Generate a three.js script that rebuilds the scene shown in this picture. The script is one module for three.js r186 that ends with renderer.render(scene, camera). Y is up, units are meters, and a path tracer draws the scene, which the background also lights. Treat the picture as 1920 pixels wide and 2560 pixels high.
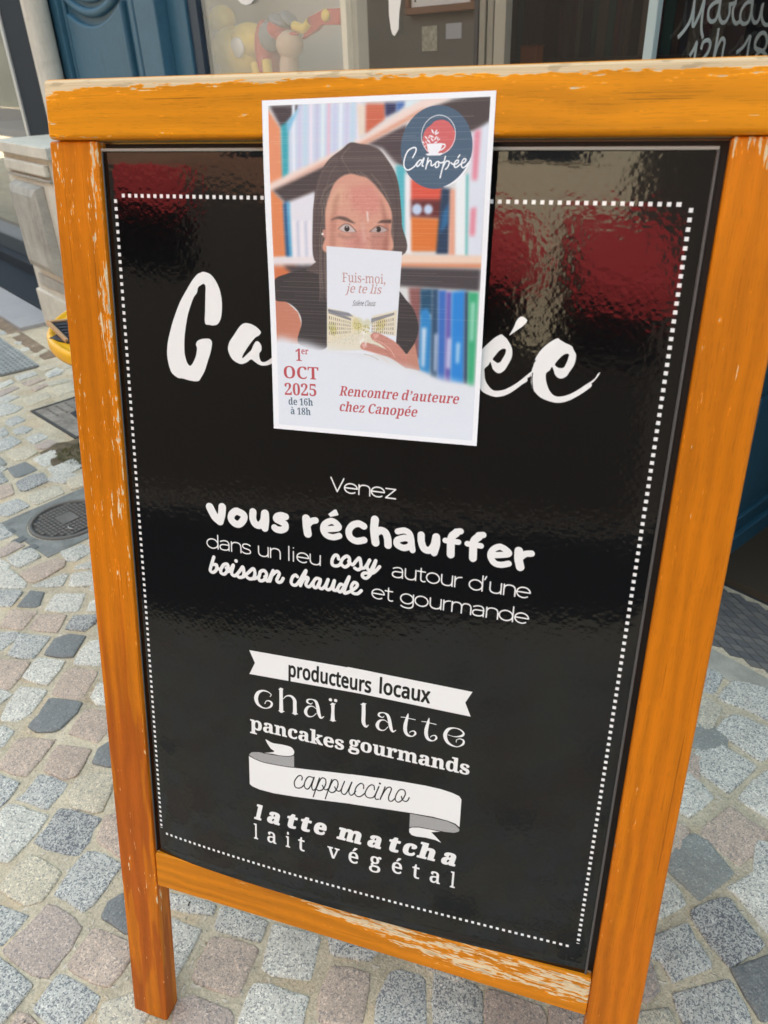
import * as THREE from 'three';
import { RoundedBoxGeometry } from 'three/addons/geometries/RoundedBoxGeometry.js';
import { mergeGeometries, toCreasedNormals } from 'three/addons/utils/BufferGeometryUtils.js';

// ---------------------------------------------------------------- camera, sky, sun, exposure
const scene = new THREE.Scene();
const camera = new THREE.PerspectiveCamera(68.2, 3 / 4, 0.05, 200);
camera.position.set(0.2337, 1.2055, 0.6875);
camera.up.set(-0.1291, 0.8547, -0.5028);
camera.lookAt(0.2337 - 0.2756, 1.2055 - 0.5179, 0.6875 - 0.8098);
camera.focus = 0.95;
camera.userData.fStop = 9;

const EXPOSURE = 5.1;
const renderer = new THREE.WebGLRenderer({ antialias: true });
renderer.toneMapping = THREE.LinearToneMapping;
renderer.toneMappingExposure = EXPOSURE;
renderer.shadowMap.enabled = true;

// bright, slightly hazy sky; the sun stands behind the cafe so that the pavement lies in its open shade
const TH = 32 * Math.PI / 180;
const UX = new THREE.Vector3(Math.cos(TH), 0, Math.sin(TH));      // along the shop fronts
const NZ = new THREE.Vector3(-Math.sin(TH), 0, Math.cos(TH));     // from the shop fronts out into the street
const sunDir = NZ.clone().multiplyScalar(-0.70).addScaledVector(UX, -0.14).add(new THREE.Vector3(0, 0.70, 0)).normalize();
{
  const w = 512, h = 256, data = new Float32Array(w * h * 4);
  for (let y = 0; y < h; y++) for (let x = 0; x < w; x++) {
    const el = (y + 0.5) / h * Math.PI - Math.PI / 2, az = (x + 0.5) / w * 2 * Math.PI;
    const s = Math.max(0, Math.sin(el));
    const haze = Math.exp(-s * 3.2);
    const cl = 0.5 + 0.5 * Math.sin(az * 3 + 2.2 * Math.sin(el * 5 + 1)) * Math.sin(el * 7 + az * 2);
    const k = el < 0 ? 0.5 : 1, i = (y * w + x) * 4, b = (0.36 + 0.10 * haze + 0.10 * cl) * k * SKYK();
    data[i] = b * (0.825 + 0.05 * haze); data[i + 1] = b * (1.02 + 0.01 * haze); data[i + 2] = b * (1.18 - 0.05 * haze); data[i + 3] = 1;
  }
  function SKYK() { return 1.0; }
  const sky = new THREE.DataTexture(data, w, h, THREE.RGBAFormat, THREE.FloatType);
  sky.mapping = THREE.EquirectangularReflectionMapping; sky.magFilter = THREE.LinearFilter; sky.needsUpdate = true;
  scene.background = sky; scene.environment = sky;
}
const sun = new THREE.DirectionalLight(0xfff1dc, 4.8);
sun.position.copy(sunDir).multiplyScalar(40); sun.target.position.set(0, 0, 0);
sun.castShadow = true; sun.shadow.radius = 1.5; sun.shadow.mapSize.set(2048, 2048);
Object.assign(sun.shadow.camera, { left: -25, right: 25, top: 25, bottom: -25, near: 1, far: 90 });
scene.add(sun, sun.target);

// ---------------------------------------------------------------- helpers
let seed = 7;
function rnd() { seed = (seed + 0x6d2b79f5) | 0; let t = Math.imul(seed ^ (seed >>> 15), 1 | seed); t = (t + Math.imul(t ^ (t >>> 7), 61 | t)) ^ t; return ((t ^ (t >>> 14)) >>> 0) / 4294967296; }
const R = (a, b) => a + (b - a) * rnd();
const clamp = (x, a = 0, b = 1) => Math.min(b, Math.max(a, x));
const sm = (a, b, x) => { const t = clamp((x - a) / (b - a)); return t * t * (3 - 2 * t); };
function hash(x, y, s) { let h = Math.imul(x, 374761393) + Math.imul(y, 668265263) + Math.imul(s, 982451653); h = Math.imul(h ^ (h >>> 13), 1274126177); return ((h ^ (h >>> 16)) >>> 0) / 4294967296; }
function vn(x, y, s = 0, px = 0, py = 0) {       // value noise, optionally repeating every px, py cells
  const xi = Math.floor(x), yi = Math.floor(y), fx = x - xi, fy = y - yi;
  const wx = (i) => px ? ((i % px) + px) % px : i, wy = (i) => py ? ((i % py) + py) % py : i;
  const u = fx * fx * (3 - 2 * fx), v = fy * fy * (3 - 2 * fy);
  const a = hash(wx(xi), wy(yi), s), b = hash(wx(xi + 1), wy(yi), s), c = hash(wx(xi), wy(yi + 1), s), d = hash(wx(xi + 1), wy(yi + 1), s);
  return a + (b - a) * u + (c - a) * v + (a - b - c + d) * u * v;
}
function fbm(x, y, s, o = 4) { let t = 0, a = 0.5, n = 0; for (let i = 0; i < o; i++) { t += a * vn(x, y, s + i * 17); n += a; a *= 0.5; x *= 2.03; y *= 2.03; } return t / n; }
const toS = (c) => { c = clamp(c); return 255 * (c <= 0.0031308 ? 12.92 * c : 1.055 * Math.pow(c, 1 / 2.4) - 0.055); };
const toL = (v) => { v /= 255; return v <= 0.04045 ? v / 12.92 : Math.pow((v + 0.055) / 1.055, 2.4); };
function tex(w, h, f, srgb = true) {             // f(x, y, out) with x, y in pixels, y up, writes linear rgb (srgb) or raw 0..1 values
  const d = new Uint8Array(w * h * 4), o = [0, 0, 0];
  for (let y = 0; y < h; y++) for (let x = 0; x < w; x++) {
    f(x, y, o); const i = (y * w + x) * 4;
    for (let c = 0; c < 3; c++) d[i + c] = srgb ? toS(o[c]) : 255 * clamp(o[c]);
    d[i + 3] = 255;
  }
  const t = new THREE.DataTexture(d, w, h, THREE.RGBAFormat);
  t.wrapS = t.wrapT = THREE.RepeatWrapping; t.magFilter = THREE.LinearFilter; t.minFilter = THREE.LinearMipmapLinearFilter; t.generateMipmaps = true;
  if (srgb) t.colorSpace = THREE.SRGBColorSpace; t.needsUpdate = true; return t;
}
const M = (color, roughness = 0.7, more = {}) => new THREE.MeshStandardMaterial({ color: Array.isArray(color) ? new THREE.Color().setRGB(...color) : color, roughness, ...more });
const names = {};
function numbered(n) { if (!(n in names)) { names[n] = 0; return n; } names[n]++; return n + '_' + String(names[n]).padStart(3, '0'); }
function shadows(o) { o.castShadow = o.receiveShadow = true; return o; }
function tag(o, label, category, group, kind) { o.userData.label = label; if (category) o.userData.category = category; if (group) o.userData.group = group; if (kind) o.userData.kind = kind; return o; }
function thing(name, label, category, group) { const g = new THREE.Group(); g.name = numbered(name); scene.add(g); return tag(g, label, category, group); }
function part(name, geo, mat, parent, pos, rot) {
  const m = new THREE.Mesh(geo, mat); m.name = parent === scene ? numbered(name) : name;
  if (pos) m.position.set(...pos); if (rot) m.rotation.set(...rot);
  parent.add(m); return shadows(m);
}
const box = (w, h, d, r = 0) => r ? new RoundedBoxGeometry(w, h, d, 3, r) : new THREE.BoxGeometry(w, h, d);
// box spanning two corners, with uv in metres
function bx(x0, x1, y0, y1, z0, z1, r = 0) {
  const g = box(x1 - x0, y1 - y0, z1 - z0, r); g.translate((x0 + x1) / 2, (y0 + y1) / 2, (z0 + z1) / 2); return metreUV(g);
}
function metreUV(g, k = 1) {
  const p = g.attributes.position, n = g.attributes.normal, uv = new Float32Array(p.count * 2);
  for (let i = 0; i < p.count; i++) {
    const a = [Math.abs(n.getX(i)), Math.abs(n.getY(i)), Math.abs(n.getZ(i))], m = a.indexOf(Math.max(...a));
    uv[2 * i] = k * (m === 0 ? p.getZ(i) : p.getX(i)); uv[2 * i + 1] = k * (m === 1 ? p.getZ(i) : p.getY(i));
  }
  g.setAttribute('uv', new THREE.BufferAttribute(uv, 2)); return g;
}
function extrude(pts, depth, bevel = 0) {
  const s = new THREE.Shape(pts.map((p) => new THREE.Vector2(...p)));
  return new THREE.ExtrudeGeometry(s, { depth, bevelEnabled: bevel > 0, bevelThickness: bevel, bevelSize: bevel, bevelSegments: 2, curveSegments: 6 });
}
function tube(pts, r, seg = 24, rs = 8, closed = false) { return new THREE.TubeGeometry(new THREE.CatmullRomCurve3(pts.map((p) => new THREE.Vector3(...p)), closed), seg, r, rs, closed); }
// the shop fronts stand in their own axes: x along the fronts, z out into the street
function facade(name, label, category, group) { const g = thing(name, label, category, group); g.rotation.y = -TH; return g; }
const un = (u, y, n) => new THREE.Vector3().addScaledVector(UX, u).addScaledVector(NZ, n).setY(y);

// ---------------------------------------------------------------- drawn print: strokes, fills and hatching given in millimetres of the sheet
function pathPts(s) { return s.trim().split(/\s+/).map((t) => t.split(',').map(Number)); }
function spline(P, closed) {
  const n = P.length, out = [], at = (i) => closed ? P[(i + n) % n] : P[clamp(i, 0, n - 1)], last = closed ? n : n - 1;
  if (n < 3) return P;
  for (let i = 0; i < last; i++) {
    const a = at(i - 1), b = at(i), c = at(i + 1), d = at(i + 2);
    for (let k = 0; k < 8; k++) {
      const t = k / 8, t2 = t * t, t3 = t2 * t, q = [];
      for (let j = 0; j < b.length; j++) q.push(0.5 * (2 * b[j] + (c[j] - a[j]) * t + (2 * a[j] - 5 * b[j] + 4 * c[j] - d[j]) * t2 + (3 * b[j] - a[j] - 3 * c[j] + d[j]) * t3));
      out.push(q);
    }
  }
  if (!closed) out.push(P[n - 1]); return out;
}
function trace(ctx, P, closed) { ctx.beginPath(); P.forEach((p, i) => i ? ctx.lineTo(p[0], p[1]) : ctx.moveTo(p[0], p[1])); if (closed) ctx.closePath(); }
function draw(ctx, text, paper, ink) {
  ctx.lineCap = ctx.lineJoin = 'round';
  for (const line of text.trim().split('\n')) {
    const [head, body] = line.split(':'), [k, a, b] = head.trim().split(' '), P = pathPts(body), v = Number(a);
    ctx.fillStyle = ctx.strokeStyle = 'TKU'.includes(k) ? paper : ink;
    if (k === 'F' || k === 'K') { trace(ctx, v ? spline(P, true) : P, true); ctx.fill(); }
    else if (k === 'O' || k === 'U') { ctx.beginPath(); ctx.arc(P[0][0], P[0][1], k === 'U' ? 1.2 : v, 0, 7); ctx.fill(); }
    else if (k === 'H') {                       // diagonal hatching over a folded ribbon
      ctx.save(); trace(ctx, P, true); ctx.clip(); ctx.strokeStyle = paper; ctx.lineWidth = 0.42;
      const xs = P.map((p) => p[0]), ys = P.map((p) => p[1]), x0 = Math.min(...xs), x1 = Math.max(...xs), y0 = Math.min(...ys), y1 = Math.max(...ys);
      for (let x = x0 - (y1 - y0) * 1.6; x < x1; x += 1.75) { ctx.beginPath(); ctx.moveTo(x, y1); ctx.lineTo(x + (y1 - y0) * 1.5, y0); ctx.stroke(); }
      ctx.restore();
    } else if (P[0].length > 2) { for (const q of spline(P, false).flatMap((p, i, A) => i ? [[(p[0] + A[i - 1][0]) / 2, (p[1] + A[i - 1][1]) / 2, (p[2] + A[i - 1][2]) / 2], p] : [p])) { ctx.beginPath(); ctx.arc(q[0], q[1], Math.max(q[2], 0.5) / 2, 0, 7); ctx.fill(); } }
    else { ctx.lineWidth = v; trace(ctx, spline(P, false), false); ctx.stroke(); }
  }
}
// text fitted between x0 and x1 on a baseline, in millimetres
function fit(ctx, str, x0, x1, base, size, font, o = {}) {
  ctx.save(); ctx.font = font.replace('%', '100px'); ctx.textAlign = 'left'; ctx.textBaseline = 'alphabetic';
  ctx.translate(x0, base); if (o.skew) ctx.transform(1, 0, o.skew, 1, 0, 0); if (o.turn) ctx.rotate(o.turn);
  const w = ctx.measureText(str).width; ctx.scale((x1 - x0) / w, size / 100);
  ctx.fillText(str, 0, 0); if (o.bold) { ctx.lineWidth = o.bold; ctx.lineJoin = 'round'; ctx.strokeStyle = ctx.fillStyle; ctx.strokeText(str, 0, 0); } ctx.restore();
}
// thin even-stroke round letters: the skeletons on a unit x-height
const THIN = {
  V: [0.98, 'M0,-1.4 L.47,0 L.94,-1.4'], e: [0.98, 'M.03,-.52 L.93,-.52 A.48,-.5,.46,-.04,-5.4'], n: [0.95, 'M.08,-1 L.08,0', 'M.08,-.55 Q.1,-1 .48,-1 Q.86,-1 .86,-.55 L.86,0'], z: [0.84, 'M.06,-.97 L.74,-.97 L.06,-.03 L.76,-.03'],
  d: [1.06, 'C.47,-.5,.46', 'M.94,-1.45 L.94,0'], a: [0.93, 'M.1,-.86 Q.3,-1 .48,-1 Q.8,-1 .8,-.62 L.8,0', 'M.8,-.58 L.42,-.58 Q.05,-.58 .05,-.28 Q.05,0 .4,0 Q.7,0 .8,-.25'], s: [0.78, 'M.68,-.88 Q.55,-1 .37,-1 Q.06,-1 .06,-.75 Q.06,-.55 .38,-.5 Q.7,-.44 .7,-.25 Q.7,0 .36,0 Q.14,0 .02,-.14'],
  ' ': [0.5], u: [0.97, 'M.08,-1 L.08,-.45 Q.08,0 .47,0 Q.85,0 .86,-.45', 'M.86,-1 L.86,0'], l: [0.36, 'M.1,-1.45 L.1,0'], i: [0.36, 'M.1,-1 L.1,0', 'M.1,-1.36 L.1,-1.35'], t: [0.68, 'M.27,-1.28 L.27,-.25 Q.28,0 .5,0 L.6,-.04', 'M.02,-.97 L.58,-.97'],
  o: [1.03, 'C.48,-.5,.47'], r: [0.6, 'M.08,-1 L.08,0', 'M.08,-.55 Q.12,-.98 .55,-1'], "'": [0.34, 'M.12,-1.45 L.02,-1.15'], g: [1.06, 'C.47,-.5,.46', 'M.94,-1 L.94,0 Q.94,.42 .5,.42 Q.22,.42 .06,.26'], m: [1.5, 'M.08,-1 L.08,0', 'M.08,-.55 Q.1,-1 .43,-1 Q.76,-1 .76,-.55 L.76,0', 'M.76,-.55 Q.78,-1 1.1,-1 Q1.42,-1 1.42,-.55 L1.42,0'],
};
function thin(ctx, str, x0, x1, base, xh, lw) {
  const total = [...str].reduce((t, c) => t + THIN[c][0], 0) - 0.1, sx = (x1 - x0) / total;
  let x = x0; ctx.lineWidth = lw; ctx.lineCap = ctx.lineJoin = 'round'; ctx.strokeStyle = '#f2efec';
  for (const c of str) {
    for (const s of THIN[c].slice(1)) {
      ctx.beginPath();
      for (const t of s.match(/[MLQAC][^MLQAC]*/g)) {
        const v = t.slice(1).trim().split(/[ ,]+/).map(Number), X = (q) => x + q * sx, Y = (q) => base + q * xh;
        if (t[0] === 'M') ctx.moveTo(X(v[0]), Y(v[1])); else if (t[0] === 'L') ctx.lineTo(X(v[0]), Y(v[1]));
        else if (t[0] === 'Q') ctx.quadraticCurveTo(X(v[0]), Y(v[1]), X(v[2]), Y(v[3]));
        else { const A = t[0] === 'A'; const a0 = A ? v[3] : 0, a1 = A ? v[4] : 6.3; for (let i = 0; i <= 40; i++) { const f = a0 + (a1 - a0) * i / 40, q = [X(v[0] + v[2] * Math.cos(f)), Y(v[1] + v[2] * 1.06 * Math.sin(f))]; i || A ? ctx.lineTo(...q) : ctx.moveTo(...q); } }
      }
      ctx.stroke();
    }
    x += THIN[c][0] * sx;
  }
}
const PRINT = `
F 1:96.6,68.7 104.0,70.9 109.7,77.0 113.6,85.1 115.4,94.2 115.3,104.4 113.6,113.0 110.1,118.4 105.7,120.0 100.7,119.9 95.6,118.3 96.2,105.5 97.1,92.3 97.7,82.6 95.5,80.4 92.2,81.9 89.3,84.3 87.8,89.1 83.9,93.9 80.2,101.6 76.3,111.3 73.5,122.0 71.4,132.7 70.5,141.5 70.4,150.4 72.0,157.7 74.1,161.5 76.3,162.4 79.3,159.6 83.1,152.4 84.9,144.5 84.0,140.1 86.1,136.6 91.2,134.3 99.0,133.5 102.2,135.5 102.6,139.4 100.6,147.3 97.5,155.3 93.0,166.5 88.1,174.3 84.6,177.9 75.4,178.1 66.4,176.6 60.6,176.2 54.0,172.0 51.1,165.7 49.5,156.8 49.5,148.9 51.3,138.9 55.2,126.9 59.9,115.1 67.6,99.4 76.1,86.8 83.2,77.2 88.9,71.5 92.8,69.7
F 1:141.9,115.5 147.2,116.2 152.9,118.6 157.1,122.1 157.6,124.4 155.4,126.9 151.1,129.5 146.2,135.0 141.2,141.6 137.8,146.6 136.4,150.3 138.8,148.9 142.7,145.3 146.6,141.7 149.4,136.2 152.1,132.8 154.8,132.6 157.4,135.2 158.3,138.5 157.7,141.8 155.7,144.4 156.0,149.1 158.1,152.3 162.3,152.0 167.7,148.7 171.4,145.6 179.4,138.9 179.9,142.7 174.0,150.7 165.5,155.1 158.5,156.3 153.7,155.0 150.0,152.9 146.3,151.0 141.9,154.0 136.5,156.3 131.6,155.9 125.7,152.8 122.1,147.7 120.6,142.0 122.5,135.2 127.6,128.2 133.2,120.7 137.6,116.7
F 1:413.1,94.0 416.1,94.9 418.2,97.5 415.5,101.6 410.7,105.6 405.9,109.3 403.4,111.0 404.9,107.7 406.7,103.8 408.4,98.6 410.6,95.2
F 1:374.4,132.9 379.6,125.1 384.9,119.2 390.6,113.7 396.0,110.6 398.3,111.6 402.0,114.6 406.0,120.3 407.5,125.3 407.3,130.5 404.8,136.7 401.8,142.2 398.1,145.1 394.9,144.9 391.2,142.1 389.5,138.3 388.2,135.8 386.9,138.5 383.6,142.3 383.7,145.4 384.5,150.6 386.4,154.9 389.9,159.0 393.6,161.2 399.0,160.9 404.1,159.2 410.8,155.1 417.4,149.7 422.2,145.0 426.6,141.2 425.3,146.0 423.3,147.5 423.1,150.5 418.6,154.0 412.2,159.8 405.5,164.4 396.8,167.1 388.6,165.8 382.5,162.8 377.0,155.6 374.4,145.2
K 1:401.6,124.9 401.0,123.2 398.8,123.2 395.9,124.9 392.7,129.0 390.4,133.0 392.8,135.0 395.1,136.0 397.6,134.7 399.5,131.1 401.0,128.0
F 1:446.4,110.7 448.6,112.0 453.9,114.6 459.1,116.7 461.1,119.9 463.4,123.5 463.7,128.1 462.7,133.3 459.9,138.6 457.1,143.5 453.1,145.6 449.6,144.9 446.9,142.2 445.6,138.8 443.8,136.1 442.2,139.1 439.5,141.9 439.5,146.2 440.9,151.3 443.6,156.7 447.0,160.3 450.6,161.8 455.6,161.3 461.3,159.1 467.6,155.1 474.5,149.4 481.3,143.7 483.7,139.3 485.7,137.4 484.7,140.9 481.2,146.2 479.7,147.6 479.7,150.6 473.7,156.3 466.7,161.7 459.5,165.8 452.0,167.6 444.2,166.7 436.2,163.9 430.5,159.1 427.5,155.0 426.0,149.0 426.2,142.0 427.0,136.8 428.5,129.8 432.0,122.8 436.6,117.4 442.0,112.9
K 1:457.3,124.0 454.9,123.7 451.8,125.6 448.4,129.7 446.3,133.8 448.7,135.9 451.2,136.4 454.1,135.6 455.8,132.1 457.0,127.8
T 0.77:428.6,131.4 427.3,134.2 426.8,137.3
T 0.77:427.3,142.8 427.4,148.9 428.6,155.8 429.5,157.9
T 0.78:426.1,146.4 426.2,150.7 427.5,155.0
S 11.76:187.8,128.1 190.8,141.0 186.6,151.6
S 8.85:190.8,137.2 200.1,126.4 206.2,130.6 206.2,147.4 212.4,150.7
S 6.33:324.6,125.8 320.4,135.0 324.5,141.0 329.8,136.1 327.5,127.4 324.6,125.8
S 7.15:339.1,121.3 337.1,149.9 336.3,168.1
S 6.32:337.1,133.8 344.7,122.7 352.2,125.7 351.0,134.6 343.0,138.7
S 9.84:92.1,315.2 97.7,325.2 103.8,329.9
S 9.34:103.8,329.9 106.4,322.0 107.5,313.2
O 0.00:125.6,323.0
S 8.37:125.8,315.5 133.0,318.4 133.2,323.5 128.5,329.5 123.1,330.3 118.1,326.2 118.7,320.4 122.8,316.3 125.8,315.5
S 8.54:144.6,313.6 144.2,321.3 147.2,327.2 152.5,327.8 156.8,322.7 158.3,313.6
S 8.48:159.3,313.2 159.4,322.3 158.3,330.4
S 7.87:183.0,313.8 178.2,313.2 173.6,314.7 172.0,318.0 177.5,320.2 182.0,322.3 182.3,326.7 178.0,329.6 172.8,329.8 169.8,328.2
S 9.27:206.6,312.6 207.2,321.8 208.5,329.4
S 7.30:207.6,320.5 212.0,315.2 217.3,313.2
F 0:231.3,304.2 238.0,298.4 240.5,298.1 243.0,303.2 242.4,304.2 233.8,307.2
S 6.97:229.0,321.4 242.6,318.2 241.3,313.9 235.1,311.3 227.7,315.8 225.9,322.3 229.7,327.9 237.2,329.2 244.1,326.7
S 7.51:271.0,312.1 265.2,310.1 258.5,312.9 254.6,319.6 256.4,326.5 263.2,329.6 271.7,327.3
S 8.86:282.7,303.2 282.2,314.7 284.1,328.2
S 8.21:283.8,318.0 288.5,314.3 293.9,315.3 296.9,321.5 297.7,329.1
S 6.65:307.4,312.5 314.4,310.5 319.7,312.7 322.0,318.4 322.8,324.3 324.0,330.5
S 7.12:315.0,318.3 307.8,321.7 307.0,326.1 310.5,328.6 315.5,329.3 321.0,326.4 322.1,321.4 319.4,318.8 315.0,318.3
S 7.74:332.2,312.7 332.9,320.4 336.2,327.1 342.0,327.7 346.1,321.8 347.6,312.5
S 7.67:348.1,312.4 348.5,320.4 346.5,329.8
S 8.24:367.8,305.5 363.8,309.8 363.2,317.0 363.7,329.1
S 6.63:367.7,304.0 372.1,303.0
S 6.02:357.3,314.9 370.7,314.7
S 8.14:390.6,305.9 386.5,310.6 385.9,317.2 386.4,329.5
S 6.55:390.3,304.4 394.8,303.5
S 5.95:379.7,315.0 393.5,315.3
S 6.58:405.6,323.3 420.6,319.8 418.6,315.9 411.9,313.4 405.6,317.4 403.6,324.1 407.8,330.9 414.6,332.1 422.0,329.7
S 8.45:430.7,314.7 431.2,323.1 433.6,331.5
S 6.70:432.2,322.3 437.1,317.2 443.1,315.8
S 3.90:243.8,352.8 242.5,349.2 239.4,349.5 236.6,354.6 236.8,360.3 240.8,361.3 245.4,358.9 248.2,352.1 253.1,348.2 256.0,350.9 255.2,357.4 250.9,360.9 247.1,358.7
S 3.88:255.1,353.6 259.5,356.9 263.7,351.6 267.1,348.2 268.7,353.9 268.8,359.0 265.8,361.6 262.1,360.3
S 3.87:268.9,359.6 273.7,357.5 278.4,348.6 275.8,355.3 276.9,359.6 280.5,359.0 285.1,348.2 280.7,362.7 275.3,369.7 270.9,368.2 272.7,364.4 282.5,362.4 289.5,354.4
S 4.12:94.6,374.0 90.7,385.1 89.4,391.5 93.1,392.9 97.2,388.8 97.7,383.3 93.8,383.3
S 4.15:97.6,386.1 101.7,388.1 103.9,385.7 106.9,381.2 111.5,380.4 111.8,386.4 107.4,392.6 103.0,392.0 102.9,387.9 105.4,382.8
S 4.12:109.5,384.8 113.1,388.5 118.7,380.0 116.3,389.1 118.0,392.5 121.8,391.6 126.8,385.4 130.4,380.4 131.6,385.9 130.4,391.9 125.8,393.6 123.1,392.0
S 4.09:131.0,392.1 136.3,386.9 143.3,380.3 145.2,385.7 143.3,391.6 138.9,393.4 135.5,392.1
S 4.07:144.1,392.3 149.9,388.9 152.0,382.6 156.8,380.5 159.4,384.7 156.3,391.6 151.1,393.4 149.5,389.0
S 4.03:157.3,387.7 160.9,392.2 167.5,378.7 163.3,392.0
S 4.01:165.4,385.0 171.5,379.0 174.8,381.1 171.7,389.3 174.0,391.6 177.4,389.9 179.4,386.0
O 2.31:122.3,374.4
S 3.94:196.3,381.2 194.2,379.6 190.7,382.4 188.9,389.0 191.6,391.9 196.6,389.3 206.4,372.3 199.9,391.2
S 3.94:201.6,386.9 205.7,380.7 209.0,381.1 206.4,388.7 210.3,390.7 214.8,384.7
S 3.88:223.2,380.0 218.7,379.4 215.1,384.6 215.8,390.2 219.4,389.5 223.2,381.3 221.7,388.7 225.2,390.5 229.0,386.2 232.2,378.5 229.7,388.0 232.3,390.5 236.1,387.6 239.4,378.6 238.0,388.6 241.2,389.7 243.7,386.3
S 3.83:249.4,382.1 246.2,381.7 243.5,387.0 244.7,390.4 248.2,388.4 256.1,371.3 250.7,389.0 253.9,390.4 263.2,383.3 265.4,378.4 261.8,377.0 258.8,382.4 260.2,389.0 265.9,389.3 270.1,385.0
F 0:136.1,482.8 284.3,479.4 285.5,509.3 136.0,513.9 143.2,498.0
F 0:256.5,479.4 397.4,480.0 390.6,494.5 397.6,510.2 257.4,509.6
S 2.00:162.5,538.0,0.80 163.8,534.6,1.00 158.6,532.0,1.60 152.6,532.3,2.21 147.1,536.3,4.04 144.4,543.6,5.07 146.4,550.8,4.07 152.0,554.4,2.03 158.0,554.3,1.42 163.3,550.7,2.42 164.7,546.1,2.61 161.5,543.8,1.61 157.6,544.9,1.01 155.8,548.7,1.01
S 1.98:176.4,525.3,4.55 176.6,539.4,4.58 176.8,553.6,5.21
T 0.10:124.6,472.2
S 1.39:173.8,525.8 178.7,524.3
S 1.41:173.9,554.0 180.3,553.4
S 1.99:179.2,537.2,0.79 183.1,532.6,1.39 188.9,531.3,2.56 193.3,535.4,4.34 193.9,543.5,4.55 194.1,552.6,4.97
S 1.39:191.0,553.3 197.4,552.7
S 1.95:215.6,534.1,0.78 213.5,536.1,1.17 209.3,534.5,2.35 210.0,531.3,1.95 215.3,529.7,1.36 220.0,531.6,3.30 222.3,538.1,4.28 223.8,545.8,4.29 226.4,551.2,2.34 230.2,548.5,0.78
S 1.95:220.7,540.9,0.97 215.9,538.5,1.17 210.2,540.8,2.55 207.4,547.5,4.13 210.4,552.4,2.36 216.1,551.6,1.18 220.8,546.5,0.98
S 1.92:240.6,530.4,4.42 240.8,539.9,3.86 241.0,550.3,5.24
S 1.16:237.7,531.1 243.5,529.1
S 1.17:237.8,551.6 244.6,550.8
O 2.11:237.6,525.2
O 2.10:243.8,524.8
S 1.88:277.2,522.3,4.51 277.5,533.6,4.73 277.9,545.3,4.56 280.9,549.8,2.47 283.9,546.9,0.76
S 1.13:273.9,522.9 279.9,520.8
S 1.87:301.5,531.8,0.75 299.5,533.7,1.12 295.4,532.2,2.25 296.2,529.0,1.87 301.0,527.4,1.31 305.6,529.5,3.17 308.0,535.7,4.10 309.6,543.2,4.12 312.2,548.7,2.25 316.0,546.1,0.75
S 1.87:306.3,538.7,0.93 301.9,536.5,1.12 296.6,538.7,2.44 294.1,545.0,3.96 297.0,549.8,2.27 302.5,549.3,1.13 306.6,544.1,0.94
S 1.02:320.9,528.3 326.6,527.6 330.1,527.9 337.2,527.9
S 1.84:328.8,522.3,0.73 328.1,526.8,2.76 326.4,537.0,4.26 326.8,544.8,4.09 329.7,549.0,3.16 334.9,549.5,1.30 338.3,545.5,2.22 336.8,542.4,1.48 333.0,543.8,0.93 331.6,545.8,0.74
S 1.01:344.6,528.4 350.2,527.7 353.7,528.1 360.8,528.4
S 1.82:352.5,522.4,0.73 351.9,527.2,2.73 350.3,537.1,4.21 350.8,544.8,4.04 353.6,549.0,3.13 358.7,549.5,1.28 362.1,545.5,2.19 360.5,542.4,1.46 356.8,543.8,0.92 355.4,545.8,0.73
S 1.81:374.7,538.1,0.72 382.0,538.7,1.08 389.5,536.0,2.34 391.5,532.2,1.97 387.2,528.6,1.61 380.4,528.2,1.44 374.2,531.6,3.25 371.5,539.1,4.36 373.9,546.3,3.64 379.4,550.1,2.18 386.2,550.4,1.27 391.7,545.9,2.17 392.0,541.2,1.98 388.0,540.0,1.08 384.5,542.3,0.90 384.2,545.3,0.72
F 1:156.5,596.7 165.6,599.2 179.6,598.3 189.6,599.0 193.6,603.2 193.6,606.9 191.7,610.0 185.7,612.6 175.7,614.1 163.6,614.5 153.4,616.4 167.6,610.8 162.6,606.8
F 0:134.0,623.8 138.0,619.1 147.3,616.5 157.5,615.8 175.7,614.1 186.7,612.3 193.8,608.9 194.0,625.5 183.9,627.1 166.7,628.4 153.4,629.0 142.1,627.1
H 11:134.0,623.8 138.0,619.1 147.3,616.5 157.5,615.8 175.7,614.1 186.7,612.3 193.8,608.9 194.0,625.5 183.9,627.1 166.7,628.4 153.4,629.0 142.1,627.1
F 0:134.2,625.4 142.1,627.7 153.4,629.3 166.7,628.8 183.9,627.5 194.1,626.1 218.5,623.0 242.7,619.5 286.0,614.1 287.6,654.0 253.5,658.7 224.2,662.6 194.3,666.5 167.8,669.3 148.1,669.3 138.7,667.5 135.1,665.2
T 0.74:134.0,624.7 142.1,627.4 153.4,629.1 166.7,628.6 183.9,627.3 194.0,625.8
T 0.73:153.4,616.4 165.6,615.3 175.7,614.3 186.7,612.4 193.6,609.1
F 0:264.7,616.5 280.6,614.9 303.8,612.3 331.1,610.2 353.5,609.0 371.2,609.0 384.5,610.5 392.5,612.8 395.4,616.5 395.9,653.7 390.8,650.3 381.9,648.6 364.9,648.0 337.8,649.9 314.9,652.1 266.1,657.2
F 0:338.0,650.6 351.5,650.1 367.6,649.3 381.9,649.6 390.9,651.9 395.9,656.3 395.7,659.5 390.0,663.0 377.6,664.8 363.2,665.4 349.7,666.5 341.6,669.0 338.3,672.3
H 11:338.0,650.6 351.5,650.1 367.6,649.3 381.9,649.6 390.9,651.9 395.9,656.3 395.7,659.5 390.0,663.0 377.6,664.8 363.2,665.4 349.7,666.5 341.6,669.0 338.3,672.3
T 0.68:337.8,650.3 351.4,649.6 367.6,649.0 381.9,649.2 390.9,651.4 395.8,655.3
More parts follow.
